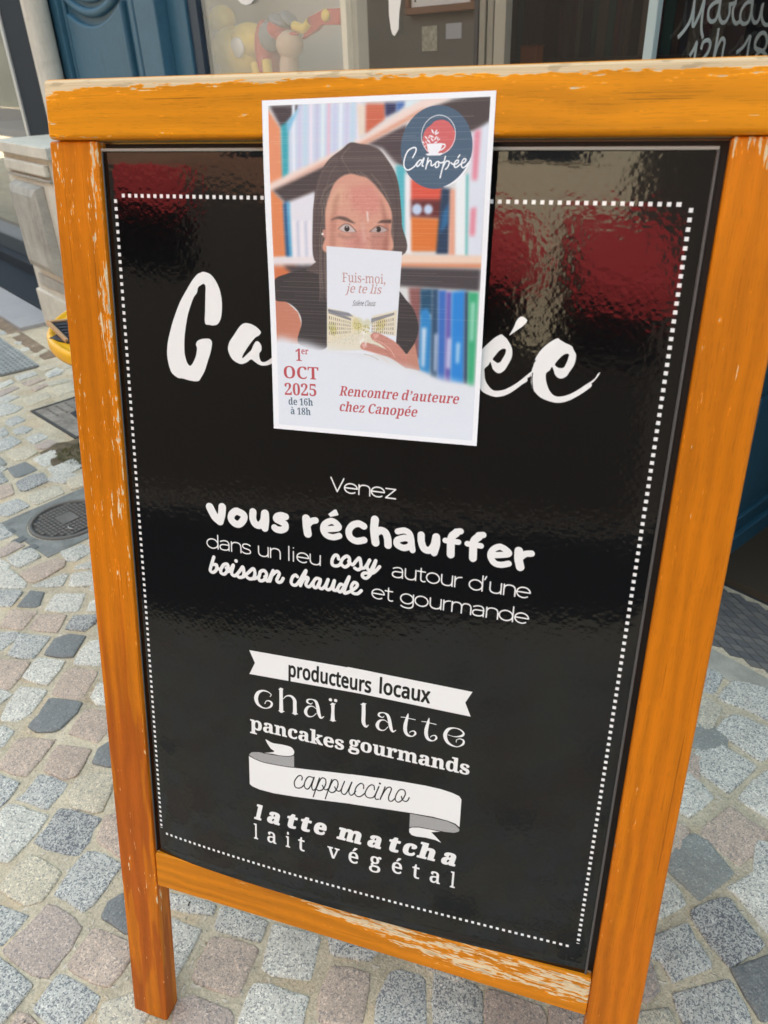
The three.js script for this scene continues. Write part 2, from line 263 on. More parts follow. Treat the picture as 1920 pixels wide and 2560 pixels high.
T 0.69:338.2,670.0 343.4,667.9 350.6,666.1 363.3,665.6 377.6,664.8
F 0:338.1,672.4 340.7,669.3 349.7,666.8 363.3,665.9 375.0,665.5 364.4,669.3 370.1,674.1 377.0,680.8 369.5,678.6 357.7,678.7 346.8,680.1 341.3,679.5 338.5,676.5
T 1.34:204.0,640.6 204.7,636.9 202.4,634.6 198.5,637.5 194.6,645.5 195.7,652.3 200.2,652.9 204.2,650.5 207.6,645.8
T 1.33:218.2,633.3 212.8,633.7 209.0,639.5 207.4,647.5 210.3,651.4 214.5,647.7 219.9,632.4 217.0,644.9 218.3,650.5 221.2,649.1 223.8,643.1
T 1.32:226.5,631.7 219.2,659.9
T 1.33:222.5,648.3 228.5,632.2 233.8,631.4 234.5,638.1 230.8,646.6 225.9,649.5 222.9,648.1
T 1.32:230.4,640.8 232.7,645.2 235.6,645.8 238.5,642.9
T 1.31:242.0,629.7 234.5,658.5
T 1.32:238.1,645.7 243.5,630.9 248.2,629.2 249.9,635.1 246.8,644.4 242.0,647.8 238.6,646.1
T 1.31:245.9,638.8 248.2,643.0 252.0,643.2 254.8,639.1
T 1.30:257.8,628.2 254.1,641.4 256.4,646.1 260.7,643.3 266.8,626.9 263.6,639.4 265.5,644.7 268.8,643.3 271.9,637.7
T 1.29:281.3,632.0 281.1,627.3 277.8,625.6 272.8,631.6 270.7,640.1 273.3,644.2 278.0,643.5 283.0,637.9
T 1.28:294.4,630.2 293.7,625.1 290.4,624.4 286.4,629.1 283.4,637.8 285.5,642.0 290.2,642.3 294.7,638.7 299.7,624.1 295.8,637.7 296.6,642.2 300.0,641.3
T 1.27:307.0,622.7 301.9,641.3
T 1.28:302.2,639.1 308.1,625.5 312.5,621.7 314.5,624.4 311.8,635.0 312.7,640.0 316.1,639.6 319.3,635.1
T 1.25:327.1,621.0 323.6,623.0 320.3,630.6 319.9,637.0 323.5,639.2 327.8,634.9 331.1,626.8 330.1,621.8 327.1,621.0
T 1.26:326.7,630.5 328.3,634.8 331.6,636.0 334.4,634.0 335.9,629.6
U 13:300.6,619.9
`;
const LOGO = `
S 1.19:141.1,48.2 143.6,43.9 143.8,41.1 141.4,40.6 136.7,43.0 133.7,49.5 133.8,55.4 137.1,57.9 142.3,55.5 145.5,51.8
S 1.19:149.9,50.6 147.3,50.4 145.1,53.0 145.2,55.1 147.0,54.3 149.3,51.4 151.2,48.9 149.7,54.3 150.8,55.0
S 1.18:154.8,48.8 153.0,57.1
S 1.19:153.5,54.4 156.0,50.8 157.6,51.6 157.6,54.4 159.2,54.5 161.5,52.8
S 1.18:163.8,51.6 161.9,52.4 161.4,55.3 162.6,56.2 164.4,54.9 164.2,52.1 166.1,52.7 168.2,52.1
S 1.17:169.9,47.7 167.9,55.8 165.9,64.1
S 1.18:167.7,56.6 170.3,52.0 172.1,51.4 173.5,52.3 172.3,55.9 170.4,57.6
S 1.17:174.9,52.8 177.3,54.1 180.5,53.1 181.4,51.1 179.5,51.1 177.8,53.5 178.2,56.0 180.2,56.1 183.7,53.6 186.8,52.4 187.7,50.4 185.8,50.0 184.2,52.8 184.4,56.0 186.6,56.4 190.9,52.1
S 1.12:182.2,46.9 180.8,48.9
`;
const PHOTO = `
F e8956e 0.39:2.1,3.6 8.4,10.9 17.9,23.1 19.7,64.7 7.4,72.1 -1.4,64.5
F e58a5a 0.41:5.9,70.8 19.0,83.5 20.8,130.2 5.0,131.8
F 4a3f42 0.66:7.2,4.4 38.2,4.6 22.5,23.2 17.9,21.3
F cfd8ea 0.26:24.9,17.4 37.5,4.8 98.6,5.7 96.6,29.8 73.7,41.1 24.2,61.0
F 3fa7b5 0.40:18.3,20.2 25.3,17.4 24.6,59.7 18.5,64.7
F 7fc0e0 0.39:23.4,18.5 37.5,5.4 30.0,17.5 24.6,26.9
F ead9c8 0.25:89.7,6.0 97.9,6.3 98.0,28.7 91.8,32.0
F cf6a50 0.37:97.9,5.7 115.4,6.3 115.5,18.2 98.0,29.2
F 33355a 0.37:114.9,5.7 126.0,6.1 125.4,12.8 115.9,16.5
F 4a70b0 0.37:125.3,5.5 133.2,5.5 132.0,9.1 125.5,13.4
F d8ecf2 0.36:133.2,5.2 150.1,4.7 134.7,12.5
F 4d4243 0.55:7.4,72.1 62.2,51.7 84.9,41.3 53.2,74.9 20.5,83.5
F 55474a 0.51:97.4,36.2 134.9,22.7 136.8,45.8 134.4,56.2 124.8,51.4 113.8,40.7
F 4f4544 0.47:165.6,6.9 206.8,4.0 206.7,22.5 194.6,29.9 172.8,26.0 146.9,26.4 145.2,15.1
F f0d9cf 0.55:5.3,67.7 84.9,36.6 146.2,5.1 173.1,3.8 145.2,15.1 101.5,35.7 7.4,72.7
F d98a68 0.55:7.3,73.1 79.3,44.7 101.5,35.2 146.5,14.6 145.2,12.9 101.5,32.8 79.3,42.4
F e6e4ec 0.41:19.0,84.8 50.3,74.2 49.3,131.1 21.2,131.6
F 2f5a86 0.28:18.2,84.8 22.4,81.6 23.8,130.9 18.9,130.9
F 3fa0cf 0.28:22.3,83.5 24.7,82.3 25.0,130.8 22.7,130.9
F 58b7c4 0.38:126.2,53.8 135.1,55.1 136.7,124.5 130.4,124.6
F f0eef2 0.38:134.5,59.8 140.7,65.8 142.3,126.3 136.1,126.4
F dd5a48 0.38:140.0,64.6 168.9,71.9 168.8,85.0 140.5,82.5
F 6a3030 0.64:140.5,81.3 168.6,81.4 169.3,97.0 140.8,95.9
F e07a3a 0.39:140.8,95.3 169.3,97.0 169.0,123.4 141.6,123.8
O c5d5ee 4.62:146.1,89.2
O c5d5ee 4.08:156.2,89.2
F 2b3f5a 0.37:167.6,71.9 176.2,73.1 175.9,125.7 164.3,125.9
F 2f6a9a 0.51:169.1,92.2 175.3,82.6 174.8,100.6 167.1,109.2
F e8a68c 0.37:174.9,73.1 180.1,73.2 182.0,126.9 175.9,127.0
F eef2f4 0.37:179.6,61.5 188.9,61.6 190.7,126.7 182.0,126.9
F 4fb5b0 0.24:188.7,61.6 191.2,61.6 193.3,126.7 191.1,126.7
F dfe3ee 0.48:189.6,30.9 207.9,21.4 205.3,127.7 193.1,127.9
F e58a9c 0.47:193.9,28.8 198.9,27.8 198.2,66.3 193.8,66.3
F e58a9c 0.50:194.0,88.5 198.5,87.4 198.4,110.1 193.8,110.1
F ece2e4 0.29:5.0,131.2 50.8,129.7 49.2,137.0 5.0,137.9
F d8794f 0.87:5.0,138.6 30.9,138.7 16.6,153.2 4.3,154.8
F 4a4346 0.72:15.6,138.6 49.1,137.4 47.4,149.7 29.1,148.8
F f0d2bd 0.27:131.2,126.5 205.9,126.5 205.9,133.3 131.4,134.7
F e0916a 0.40:131.3,134.1 205.9,133.0 205.8,136.7 131.4,137.5
F 4b4447 0.54:129.3,137.5 205.2,137.5 204.9,156.0 129.6,153.7
F 8c5a58 0.54:139.6,154.7 152.2,154.3 152.0,218.3 147.0,218.6
F 25506f 0.40:150.8,155.6 162.0,155.3 162.8,177.4 151.5,177.9
F 2f86c8 0.55:151.4,173.9 158.4,172.3 163.0,182.7 162.6,232.9 150.9,228.0
F 31506f 0.40:161.7,155.3 167.8,155.2 169.9,236.6 162.7,234.2
F 3c6fc0 0.40:167.6,156.5 175.1,156.2 176.8,238.9 169.5,236.6
F 6a5fb0 0.40:174.8,157.5 180.2,157.4 182.5,238.6 176.5,238.9
F 2a86d8 0.53:180.0,157.4 192.4,155.7 195.0,239.1 181.9,238.6
F 2a3a5a 0.39:191.9,157.0 195.6,156.9 198.5,238.9 194.7,239.1
F 3fae7c 0.39:194.9,156.9 204.3,157.3 204.2,241.3 198.1,240.3
F a8dcc8 0.66:198.1,165.8 201.4,165.7 201.5,199.5 198.8,199.7
F d4e2f2 0.55:153.3,189.7 157.6,189.6 156.6,226.3 153.7,225.1
F c8d4ee 0.55:165.5,194.6 168.3,194.4 168.3,229.7 165.8,228.5
F d0d4ee 0.55:177.6,198.0 181.1,197.8 180.9,226.2 177.6,225.1
F b8d8f2 0.54:186.1,201.6 189.6,201.4 189.1,220.3 186.3,220.5
F c9826a 0.30:3.5,168.8 17.5,171.1 29.7,181.1 32.6,190.7 29.7,210.7 1.8,210.6
F 3f393a 0.29:5.7,152.3 18.4,145.9 38.5,141.0 52.0,145.1 60.9,153.5 60.2,210.6 29.7,210.7 33.1,190.0 29.0,179.0 18.3,171.8 5.8,169.5
F 3f393a 0.27:126.9,159.0 138.5,166.5 145.8,175.4 150.2,189.9 146.9,203.5 140.4,214.8 123.3,200.6
F c48a78 0.28:138.2,216.3 146.9,204.2 152.4,229.3 139.9,227.3
F 5d4f4d 0.13:47.2,131.2 47.5,96.2 49.1,81.9 52.5,65.7 58.9,54.2 65.4,47.2 75.7,40.9 83.9,35.5 93.9,36.7 103.2,38.0 111.3,41.6 118.2,49.1 125.1,58.8 129.0,69.6 131.2,84.9 132.5,101.4 132.4,127.4 60.4,131.0
F 5d4f4d 0.27:47.6,99.6 61.6,99.5 61.2,154.2 52.8,145.7 38.5,142.1 49.2,134.6
F d99f8b 0.25:59.7,93.3 61.4,84.8 64.1,78.0 68.4,68.6 75.5,62.6 84.5,60.2 94.0,62.2 100.3,63.9 109.8,72.2 118.7,82.6 123.1,93.1 122.4,107.1 119.7,125.3 60.8,126.3 59.7,110.5
F e2b595 1.22:62.3,84.8 69.0,73.6 78.1,68.1 75.4,84.8 66.2,95.0 61.5,101.8
F d4837c 1.31:83.2,71.5 102.2,68.3 113.0,79.3 111.3,92.0 97.3,94.9 85.7,87.6
F cf8a84 1.24:75.2,116.7 84.4,113.1 94.8,104.5 101.2,107.3 100.0,124.5 77.8,124.8
F dcb2a6 0.60:94.1,100.5 97.3,100.5 99.3,115.9 96.1,116.5
F b07268 0.85:101.3,113.0 119.2,112.8 118.0,123.6 103.9,123.8
F a8776c 0.62:70.0,111.6 80.5,114.9 88.3,112.0 89.0,109.7 80.5,111.5 72.6,108.7
F 9c6a64 0.60:102.5,109.5 116.6,109.4 115.3,112.8 104.5,112.9
F f0d8d0 0.30:99.2,90.9 100.8,90.9 101.5,99.9 100.2,99.9
F 6b544d 0.31:65.5,97.7 72.7,95.1 80.5,96.2 88.0,100.4 87.3,101.1 79.2,98.8 71.4,97.2 66.1,98.3
F 604a44 0.30:109.1,100.7 113.2,98.1 122.7,97.5 122.7,100.7 113.9,100.3
F c98f82 0.12:56.8,106.8 60.1,105.9 60.0,113.4 57.3,112.9
O f4ece8 1.06:56.6,110.1
F cdbcb9 0.18:73.7,105.3 76.6,102.4 81.2,101.7 85.2,104.0 89.1,107.9 84.4,108.4 77.9,108.2 74.5,106.8
F bba9a6 0.18:103.1,107.7 107.0,104.5 112.0,103.1 116.5,104.9 119.4,106.1 115.3,108.1 108.9,108.3
O 382c2a 2.56:80.6,105.3
O 382c2a 2.40:110.7,105.7
O efe8e6 0.61:80.5,103.9
O d8d0d0 0.54:108.8,105.8
L 553c36 0.68:72.1,105.9 76.6,102.2 81.2,101.4 85.6,103.7 89.6,108.1
L 553c36 0.66:102.2,108.0 107.0,104.2 112.0,102.7 117.1,104.6 119.7,106.0
L 8a6058 0.49:74.3,106.9 78.5,108.5 84.4,108.7 89.3,108.1
L 8a6058 0.48:102.8,107.9 108.9,108.6 115.3,108.3 119.4,106.3
L 8f7d78 0.53:76.3,47.9 78.2,43.6 83.9,38.9
L 8f7d78 0.52:103.2,38.2 112.5,43.2 118.8,50.2
L 8a7470 0.53:83.8,59.4 80.7,54.5 77.5,50.1 75.6,45.2
L 94827c 0.52:103.4,60.2 111.0,67.8 117.4,77.1 121.2,83.2
L 7c6c68 0.55:51.7,90.4 57.2,79.1 61.2,71.3 65.2,60.3 70.5,53.8
L 7c6c68 0.49:49.1,90.4 52.0,74.6 56.8,60.2 65.4,50.4
L 4a3e3d 0.59:80.7,60.5 75.6,56.0 73.1,46.2
L 4a3e3d 0.60:125.6,120.7 128.3,95.9 125.4,73.9 118.3,56.6
L 4a3e3d 0.63:51.1,125.2 50.8,101.9 53.1,84.8 60.0,68.0
F e6e9f1 0.00:60.2,120.4 133.0,124.2 128.0,216.8 59.3,216.3
F e6dcc2 0.43:60.0,175.9 72.7,177.4 87.7,181.6 97.4,192.2 96.7,199.1 59.4,209.2
F e4dac4 0.42:104.7,181.3 129.3,175.0 128.4,198.3 104.8,195.9
F e3dcc8 0.29:59.6,207.8 78.6,202.0 96.6,191.5 108.6,199.9 123.5,210.2 59.5,216.3
O c2b355 6.00:91.0,189.0
O b8ad58 3.69:100.3,187.9
O c2a94e 4.78:114.0,186.7
O a8a850 4.36:64.7,192.9
F 8a8a92 0.14:60.6,176.5 81.7,179.2 86.2,182.4 78.7,182.3 60.6,178.6
F c98a7c 0.14:103.8,198.5 108.5,196.0 117.4,198.8 128.5,204.4 136.7,212.2 139.4,216.9 140.2,227.3 128.0,220.3 116.1,208.5 105.6,203.0
F c58678 0.14:93.7,208.2 98.2,205.6 113.1,209.3 129.4,215.4 140.2,225.2 138.5,227.4 123.6,219.1 108.7,215.4 95.2,212.3
F e0aaa0 0.14:105.6,198.4 110.0,196.8 112.2,199.0 107.8,202.0
F e0aaa0 0.14:94.6,208.1 98.9,206.5 100.5,209.2 96.7,211.8
F e4e8f0 2.76:-0.8,213.6 30.6,208.5 58.6,213.5 101.3,218.3 138.5,227.4 167.7,233.9 202.0,240.0 216.0,240.5 213.9,301.4 -4.6,305.8
`;
const STONES = `
L:-76.9,-1.9 -77.3,-6.4 -74.5,-6.9 -70.0,-6.1 -69.7,-4.0 -70.1,-1.3 -69.9,0.0 -71.1,0.2 -73.8,-0.1 -77.5,-0.2
C:-69.2,-7.7 -67.1,-9.8 -62.5,-10.8 -60.4,-6.6 -59.7,-2.6 -61.0,-1.7 -65.8,-1.7 -68.3,-3.5
L:-76.6,8.1 -78.4,3.0 -78.3,1.2 -75.3,0.8 -68.9,1.2 -68.5,5.0 -68.9,8.4 -69.3,11.4 -72.3,11.8
B:-67.9,-0.6 -64.3,-1.2 -58.6,-1.1 -58.8,0.9 -57.9,3.9 -58.0,6.7 -61.7,7.1 -64.9,7.2 -67.7,6.5 -67.5,2.6
P:-58.5,-1.6 -56.3,-3.4 -53.2,-1.8 -49.0,5.1 -52.5,4.4 -56.9,3.2
L:-57.4,5.6 -55.8,5.0 -52.9,5.2 -49.4,5.9 -49.5,8.0 -49.4,10.6 -49.7,13.8 -50.8,15.2 -54.6,14.3 -57.3,14.2 -57.8,10.5
D:-45.9,10.4 -43.7,10.9 -39.3,15.5 -41.8,16.5 -44.2,15.9 -47.1,15.3 -47.6,12.7
C:-67.0,9.1 -64.6,8.9 -58.8,10.1 -58.6,13.2 -58.8,16.0 -60.9,17.3 -65.1,16.5 -67.4,16.1 -67.8,12.7
L:-66.5,18.3 -64.1,18.2 -59.0,18.4 -59.4,21.9 -59.9,24.0 -63.3,23.4
P:-57.3,15.8 -55.7,15.6 -51.9,16.5 -49.4,17.5 -48.7,20.7 -49.1,23.5 -49.3,25.8 -52.2,26.1 -54.4,25.7 -59.3,24.5 -58.3,20.9
P:-47.5,17.1 -45.9,16.8 -42.3,17.0 -39.9,17.3 -38.5,18.5 -38.8,22.2 -39.5,24.3 -42.4,24.5 -46.4,23.9 -47.8,23.1 -47.6,19.8
L:-48.0,24.9 -46.6,24.7 -43.3,25.0 -39.9,25.8 -39.3,27.5 -40.4,30.1 -44.3,31.5 -48.5,30.3 -48.4,27.4
L:-60.7,25.8 -58.2,25.5 -50.7,27.4 -51.0,30.5 -51.7,33.5 -55.6,32.7
P:-50.4,31.2 -48.0,31.1 -45.8,32.0 -47.1,33.9 -50.1,33.8
C:-38.8,26.5 -34.7,23.5 -31.4,25.1 -31.2,27.3 -34.8,29.2 -38.2,29.0
L:-86.5,-4.2 -84.8,-4.2 -79.3,-3.6 -78.9,-0.2 -79.2,2.2 -81.3,1.7
L:-137.2,-61.5 -133.3,-63.8 -124.5,-59.8 -123.7,-57.5 -131.8,-55.6
L:-131.3,-55.0 -123.7,-56.7 -122.6,-55.9 -121.3,-49.9 -126.0,-49.0
D:-121.2,-57.0 -119.7,-57.2 -116.8,-57.5 -114.3,-52.4 -115.0,-51.4 -119.9,-50.3
P:-129.9,-63.0 -128.3,-66.9 -124.6,-71.9 -121.0,-71.6 -119.5,-69.0 -120.9,-63.5 -122.9,-60.3 -124.3,-60.4
L:-135.7,-67.4 -136.3,-70.9 -129.4,-70.7 -130.9,-66.2 -133.7,-65.5
L:-120.8,-61.8 -117.6,-66.5 -115.8,-66.3 -114.0,-61.0 -118.8,-59.3 -122.2,-59.1
L:-115.3,-66.9 -110.2,-69.4 -105.5,-64.2 -106.5,-63.0 -112.0,-61.3
L:-116.5,-70.3 -113.5,-73.9 -110.8,-72.5 -110.1,-70.6 -115.9,-68.6
L:-113.6,-57.9 -105.6,-60.1 -102.8,-53.0 -107.2,-51.4 -111.7,-50.8
L:-102.2,-57.0 -100.9,-60.0 -97.8,-57.8 -96.0,-54.8 -100.6,-53.6
P:-120.1,-49.1 -113.0,-50.1 -112.6,-47.0 -111.9,-42.7 -118.1,-42.2 -119.7,-45.4
P:-112.0,-49.6 -104.5,-51.0 -102.5,-44.3 -106.5,-43.6 -110.6,-43.5
B:-102.7,-51.1 -96.3,-53.1 -95.3,-50.0 -96.0,-46.6 -101.7,-45.9
L:-117.7,-40.3 -112.0,-41.9 -110.5,-39.9 -111.6,-34.7 -113.3,-34.6
L:-111.4,-41.5 -102.9,-42.8 -101.6,-34.7 -104.9,-33.8 -108.7,-34.0
D:-101.6,-42.0 -99.2,-44.6 -94.5,-45.1 -92.7,-37.6 -95.8,-36.7 -100.1,-36.6
L:-92.2,-43.4 -88.8,-45.1 -83.2,-38.2 -85.2,-36.5 -91.0,-35.4 -92.6,-39.6
P:-110.2,-32.2 -106.9,-32.7 -101.5,-33.5 -100.2,-28.3 -100.0,-24.4 -102.9,-23.9
L:-101.0,-35.1 -93.6,-36.1 -92.7,-32.1 -92.4,-28.2 -94.8,-27.8 -99.9,-28.4
P:-91.1,-34.3 -83.6,-35.3 -81.8,-26.6 -85.0,-25.7 -89.6,-25.7 -91.0,-30.2
L:-97.5,-20.6 -98.4,-26.1 -91.3,-26.8 -90.5,-23.2 -90.3,-19.0 -91.8,-16.8 -95.4,-16.3
D:-89.4,-24.5 -87.8,-25.1 -81.4,-25.8 -80.4,-22.7 -80.8,-17.5 -82.0,-16.5 -85.5,-15.5 -88.1,-16.3 -88.3,-20.1
L:-80.6,-27.6 -81.8,-31.8 -78.7,-33.0 -73.8,-26.7 -77.5,-25.8
P:-79.2,-23.9 -77.3,-24.8 -72.9,-24.8 -70.6,-21.0 -70.7,-16.6 -74.1,-16.9 -78.2,-17.1 -79.0,-19.8
D:-69.8,-15.3 -68.7,-17.6 -64.8,-16.5 -62.7,-12.1 -65.8,-11.8 -68.7,-11.8
L:-95.0,-14.7 -92.8,-15.2 -90.0,-14.6 -89.3,-10.6 -90.6,-9.7
P:-87.9,-13.1 -85.1,-14.0 -79.8,-14.7 -79.4,-10.4 -79.3,-5.3 -82.0,-5.0 -86.6,-5.5
P:-78.4,-13.8 -75.8,-14.3 -70.8,-14.8 -70.2,-12.0 -69.5,-8.1 -71.9,-6.7 -77.0,-7.5 -78.2,-11.0
L:-220.3,-157.7 -218.9,-164.5 -212.0,-162.9 -211.6,-157.4 -214.8,-152.3
L:-209.9,-149.3 -208.7,-154.9 -201.8,-152.0 -203.4,-145.6 -206.6,-146.4
L:-200.0,-142.1 -199.4,-147.3 -193.4,-145.9 -192.9,-141.0 -196.3,-139.5
L:-207.2,-141.1 -205.6,-144.4 -199.2,-139.5 -199.8,-135.2
L:-199.0,-132.7 -196.6,-137.7 -189.2,-134.4 -189.9,-127.9 -192.8,-125.0
L:-190.4,-137.5 -188.3,-143.5 -181.9,-140.9 -183.1,-133.8
P:-182.2,-133.1 -180.1,-138.6 -174.8,-137.2 -175.4,-131.8 -178.8,-130.6
C:-188.4,-125.4 -186.0,-131.8 -176.8,-128.6 -177.5,-122.5 -180.8,-120.4
D:-189.5,-122.0 -186.9,-121.4 -181.5,-117.8 -182.6,-114.9
D:-179.4,-115.4 -176.6,-121.4 -167.5,-117.1 -170.0,-110.8 -172.1,-110.3
L:-175.1,-123.6 -172.9,-132.1 -170.3,-133.0 -164.1,-128.5 -165.9,-120.8 -167.5,-119.5
L:-165.3,-118.8 -162.2,-124.7 -160.3,-127.3 -153.2,-123.0 -155.0,-114.5 -156.9,-113.5
B:-168.8,-107.2 -167.3,-113.7 -164.3,-115.6 -158.1,-111.0 -161.1,-102.9 -163.1,-102.7
C:-158.6,-100.7 -154.4,-108.6 -152.0,-108.7 -147.1,-105.1 -150.8,-96.6 -152.8,-96.6
C:-152.4,-112.4 -150.6,-119.0 -145.8,-116.8 -142.9,-112.0 -146.2,-107.5
B:-179.5,-110.7 -178.6,-111.8 -171.9,-107.5 -173.6,-104.3
P:-173.1,-103.4 -169.9,-106.6 -163.4,-100.5 -165.8,-95.8
L:-163.9,-92.2 -160.2,-98.2 -152.6,-95.1 -155.0,-88.2 -159.2,-87.6
L:-155.6,-82.9 -153.9,-83.6 -145.7,-79.7 -147.9,-74.8
P:-144.3,-70.8 -142.8,-76.4 -138.1,-75.3 -140.0,-68.7 -142.0,-68.1
L:-138.8,-68.2 -136.6,-75.2 -135.3,-75.2 -129.3,-71.5 -131.6,-65.4 -133.6,-65.3
L:-141.0,-66.4 -139.6,-67.6 -135.1,-66.0 -134.0,-62.1 -136.8,-61.7
L:-125.9,-75.2 -122.1,-80.7 -116.1,-79.0 -118.0,-72.5 -120.4,-71.5
L:-240.6,-190.7 -237.8,-199.8 -232.3,-196.7 -235.6,-187.7
L:-229.3,-197.4 -229.9,-206.6 -222.8,-203.8 -224.4,-194.3
P:-232.7,-186.4 -229.0,-192.6 -224.5,-192.2 -226.5,-183.1
L:-242.7,-182.1 -240.6,-188.6 -236.2,-185.6 -236.9,-177.5
P:-223.8,-180.9 -221.3,-188.9 -217.9,-188.4 -219.1,-178.4
C:-213.6,-182.2 -210.9,-191.3 -202.3,-186.0 -205.2,-176.6
C:-219.2,-170.3 -213.6,-179.4 -207.7,-174.8 -211.0,-164.5
P:-236.1,-174.5 -233.9,-182.1 -229.0,-180.6 -230.5,-170.2
L:-298.0,-244.7 -298.3,-249.8 -290.9,-247.1 -292.3,-242.1
C:-289.5,-242.3 -287.6,-248.2 -281.5,-244.4 -283.0,-239.5
L:-276.6,-232.0 -276.1,-238.7 -269.8,-236.9 -271.8,-230.4
L:-266.7,-223.9 -263.5,-232.6 -257.5,-230.1 -261.5,-222.6
C:-254.8,-219.2 -253.2,-228.5 -249.0,-225.2 -249.0,-216.4
L:-242.6,-192.7 -238.3,-198.9 -233.8,-197.8 -237.1,-189.1
C:-238.5,-203.6 -234.2,-209.0 -229.8,-206.9 -232.4,-200.6
P:-232.9,-185.9 -229.4,-193.2 -225.7,-191.6 -228.6,-183.6
L:-227.4,-197.4 -226.0,-201.6 -221.5,-200.1 -224.1,-194.0
L:-242.0,-181.9 -240.6,-188.6 -238.1,-186.8 -238.1,-179.5
C:-229.5,-209.2 -225.5,-215.3 -220.5,-211.9 -224.3,-205.3
C:-221.6,-202.2 -218.6,-209.4 -212.8,-206.3 -216.3,-199.2
C:-221.5,-187.8 -216.6,-195.7 -211.1,-193.5 -216.2,-185.1
L:-39.3,8.3 -35.0,7.7 -29.8,7.8 -29.6,9.7 -34.6,10.6 -37.6,10.7
L:-28.7,7.6 -21.4,7.8 -20.1,8.1 -19.9,11.5 -23.5,11.6 -28.1,11.7
L:-38.3,12.2 -34.5,12.1 -30.0,12.3 -30.0,16.2 -30.2,20.3 -32.0,21.5 -36.3,18.0
P:-27.9,13.1 -24.5,12.1 -19.7,12.4 -19.6,16.7 -19.6,19.8 -22.8,20.1 -27.5,19.7 -28.0,17.0
L:-19.2,8.1 -13.7,7.7 -11.0,8.0 -10.4,11.7 -10.1,14.5 -13.5,15.1 -16.5,15.5 -18.0,14.9 -18.6,11.6
L:-9.9,7.3 -5.5,6.5 -1.0,7.1 -2.4,9.3 -8.3,10.1
P:-26.2,21.5 -23.7,21.6 -19.8,21.7 -18.8,22.7 -18.5,25.4 -26.2,27.7 -28.5,23.1
L:-18.3,17.3 -15.5,16.6 -12.3,16.8 -9.3,16.7 -9.0,19.5 -8.5,22.4 -17.7,25.2 -18.2,21.0
P:-7.7,11.6 -4.4,10.9 -1.6,10.9 -0.9,13.8 -0.5,18.0 -3.2,19.2 -6.7,19.6 -8.0,15.9
L:1.2,10.0 2.8,9.1 5.5,8.9 6.8,9.4 7.8,12.4 8.7,16.5 1.7,18.6 0.6,14.5
L:7.8,8.0 10.7,7.6 14.3,7.9 15.5,8.7 16.6,14.2 9.9,16.2 8.6,12.1
P:16.1,8.0 18.7,7.8 24.1,8.1 25.1,10.0 25.0,12.0 17.3,14.3 16.3,11.5
P:25.1,7.8 28.1,7.3 32.0,7.1 32.2,9.9 25.8,11.8
L:48.5,-73.5 52.7,-73.0 53.6,-71.6 51.4,-65.4 48.9,-65.5 46.6,-68.0
L:55.6,-70.8 59.7,-70.6 65.4,-69.1 64.3,-59.0 58.3,-62.1 52.2,-64.1 53.4,-67.3
C:47.6,-65.1 49.5,-64.1 53.1,-62.1 50.8,-55.2 48.8,-52.8 46.3,-54.4
L:55.3,-60.5 58.1,-59.6 63.4,-57.0 61.6,-51.1 59.0,-48.7 55.5,-51.2 51.1,-54.8 52.9,-58.2
L:49.7,-52.6 53.6,-50.2 58.2,-47.0 54.9,-42.2 52.4,-39.1 49.0,-41.7 45.4,-44.0 47.4,-48.4
L:45.4,-41.9 47.7,-40.1 50.1,-37.3 47.8,-34.0 45.4,-31.5 42.3,-33.1
L:60.0,-46.9 63.3,-45.4 62.1,-35.6 58.8,-35.3 54.0,-38.2 57.3,-43.7
P:52.8,-36.3 55.4,-34.3 59.1,-32.2 56.5,-27.7 53.6,-24.0 50.5,-25.9 47.3,-28.8 49.1,-31.8
D:42.8,-25.4 46.2,-28.1 48.4,-27.4 50.9,-24.4 52.6,-22.3 50.4,-19.5 46.9,-15.6 44.9,-17.2 41.7,-19.8
L:41.4,-18.4 43.5,-16.6 44.8,-14.2 40.7,-10.4 38.9,-12.2
L:54.7,-22.6 58.3,-25.1 60.8,-23.8 59.5,-12.6 56.6,-12.9 53.1,-17.5 51.1,-19.1
B:49.5,-16.6 51.5,-17.1 52.9,-14.9 56.2,-10.6 53.8,-8.3 50.8,-5.6 48.1,-8.2 45.3,-12.3 45.8,-13.9
L:39.5,-7.2 44.7,-10.7 45.9,-8.6 48.2,-5.0 45.5,-3.0 42.4,-0.8 40.7,-3.6 38.5,-3.7
P:38.1,-2.3 39.5,-3.2 40.8,0.9 38.7,3.5 36.5,1.9
D:50.8,-5.3 53.5,-7.1 57.3,-9.8 58.8,-7.2 58.0,-0.2 54.4,1.1 52.8,-1.5
L:42.4,0.9 46.2,-1.4 50.7,-3.8 52.3,-0.8 53.4,1.9 44.8,5.5 43.3,3.5
C:37.5,4.8 41.9,3.0 43.0,5.4 37.2,8.5
`;
const SX0 = -11.5, SX1 = 553.5, SY0 = -41.5, SY1 = 817.5;          // the printed sheet, millimetres from the corner of its dotted border
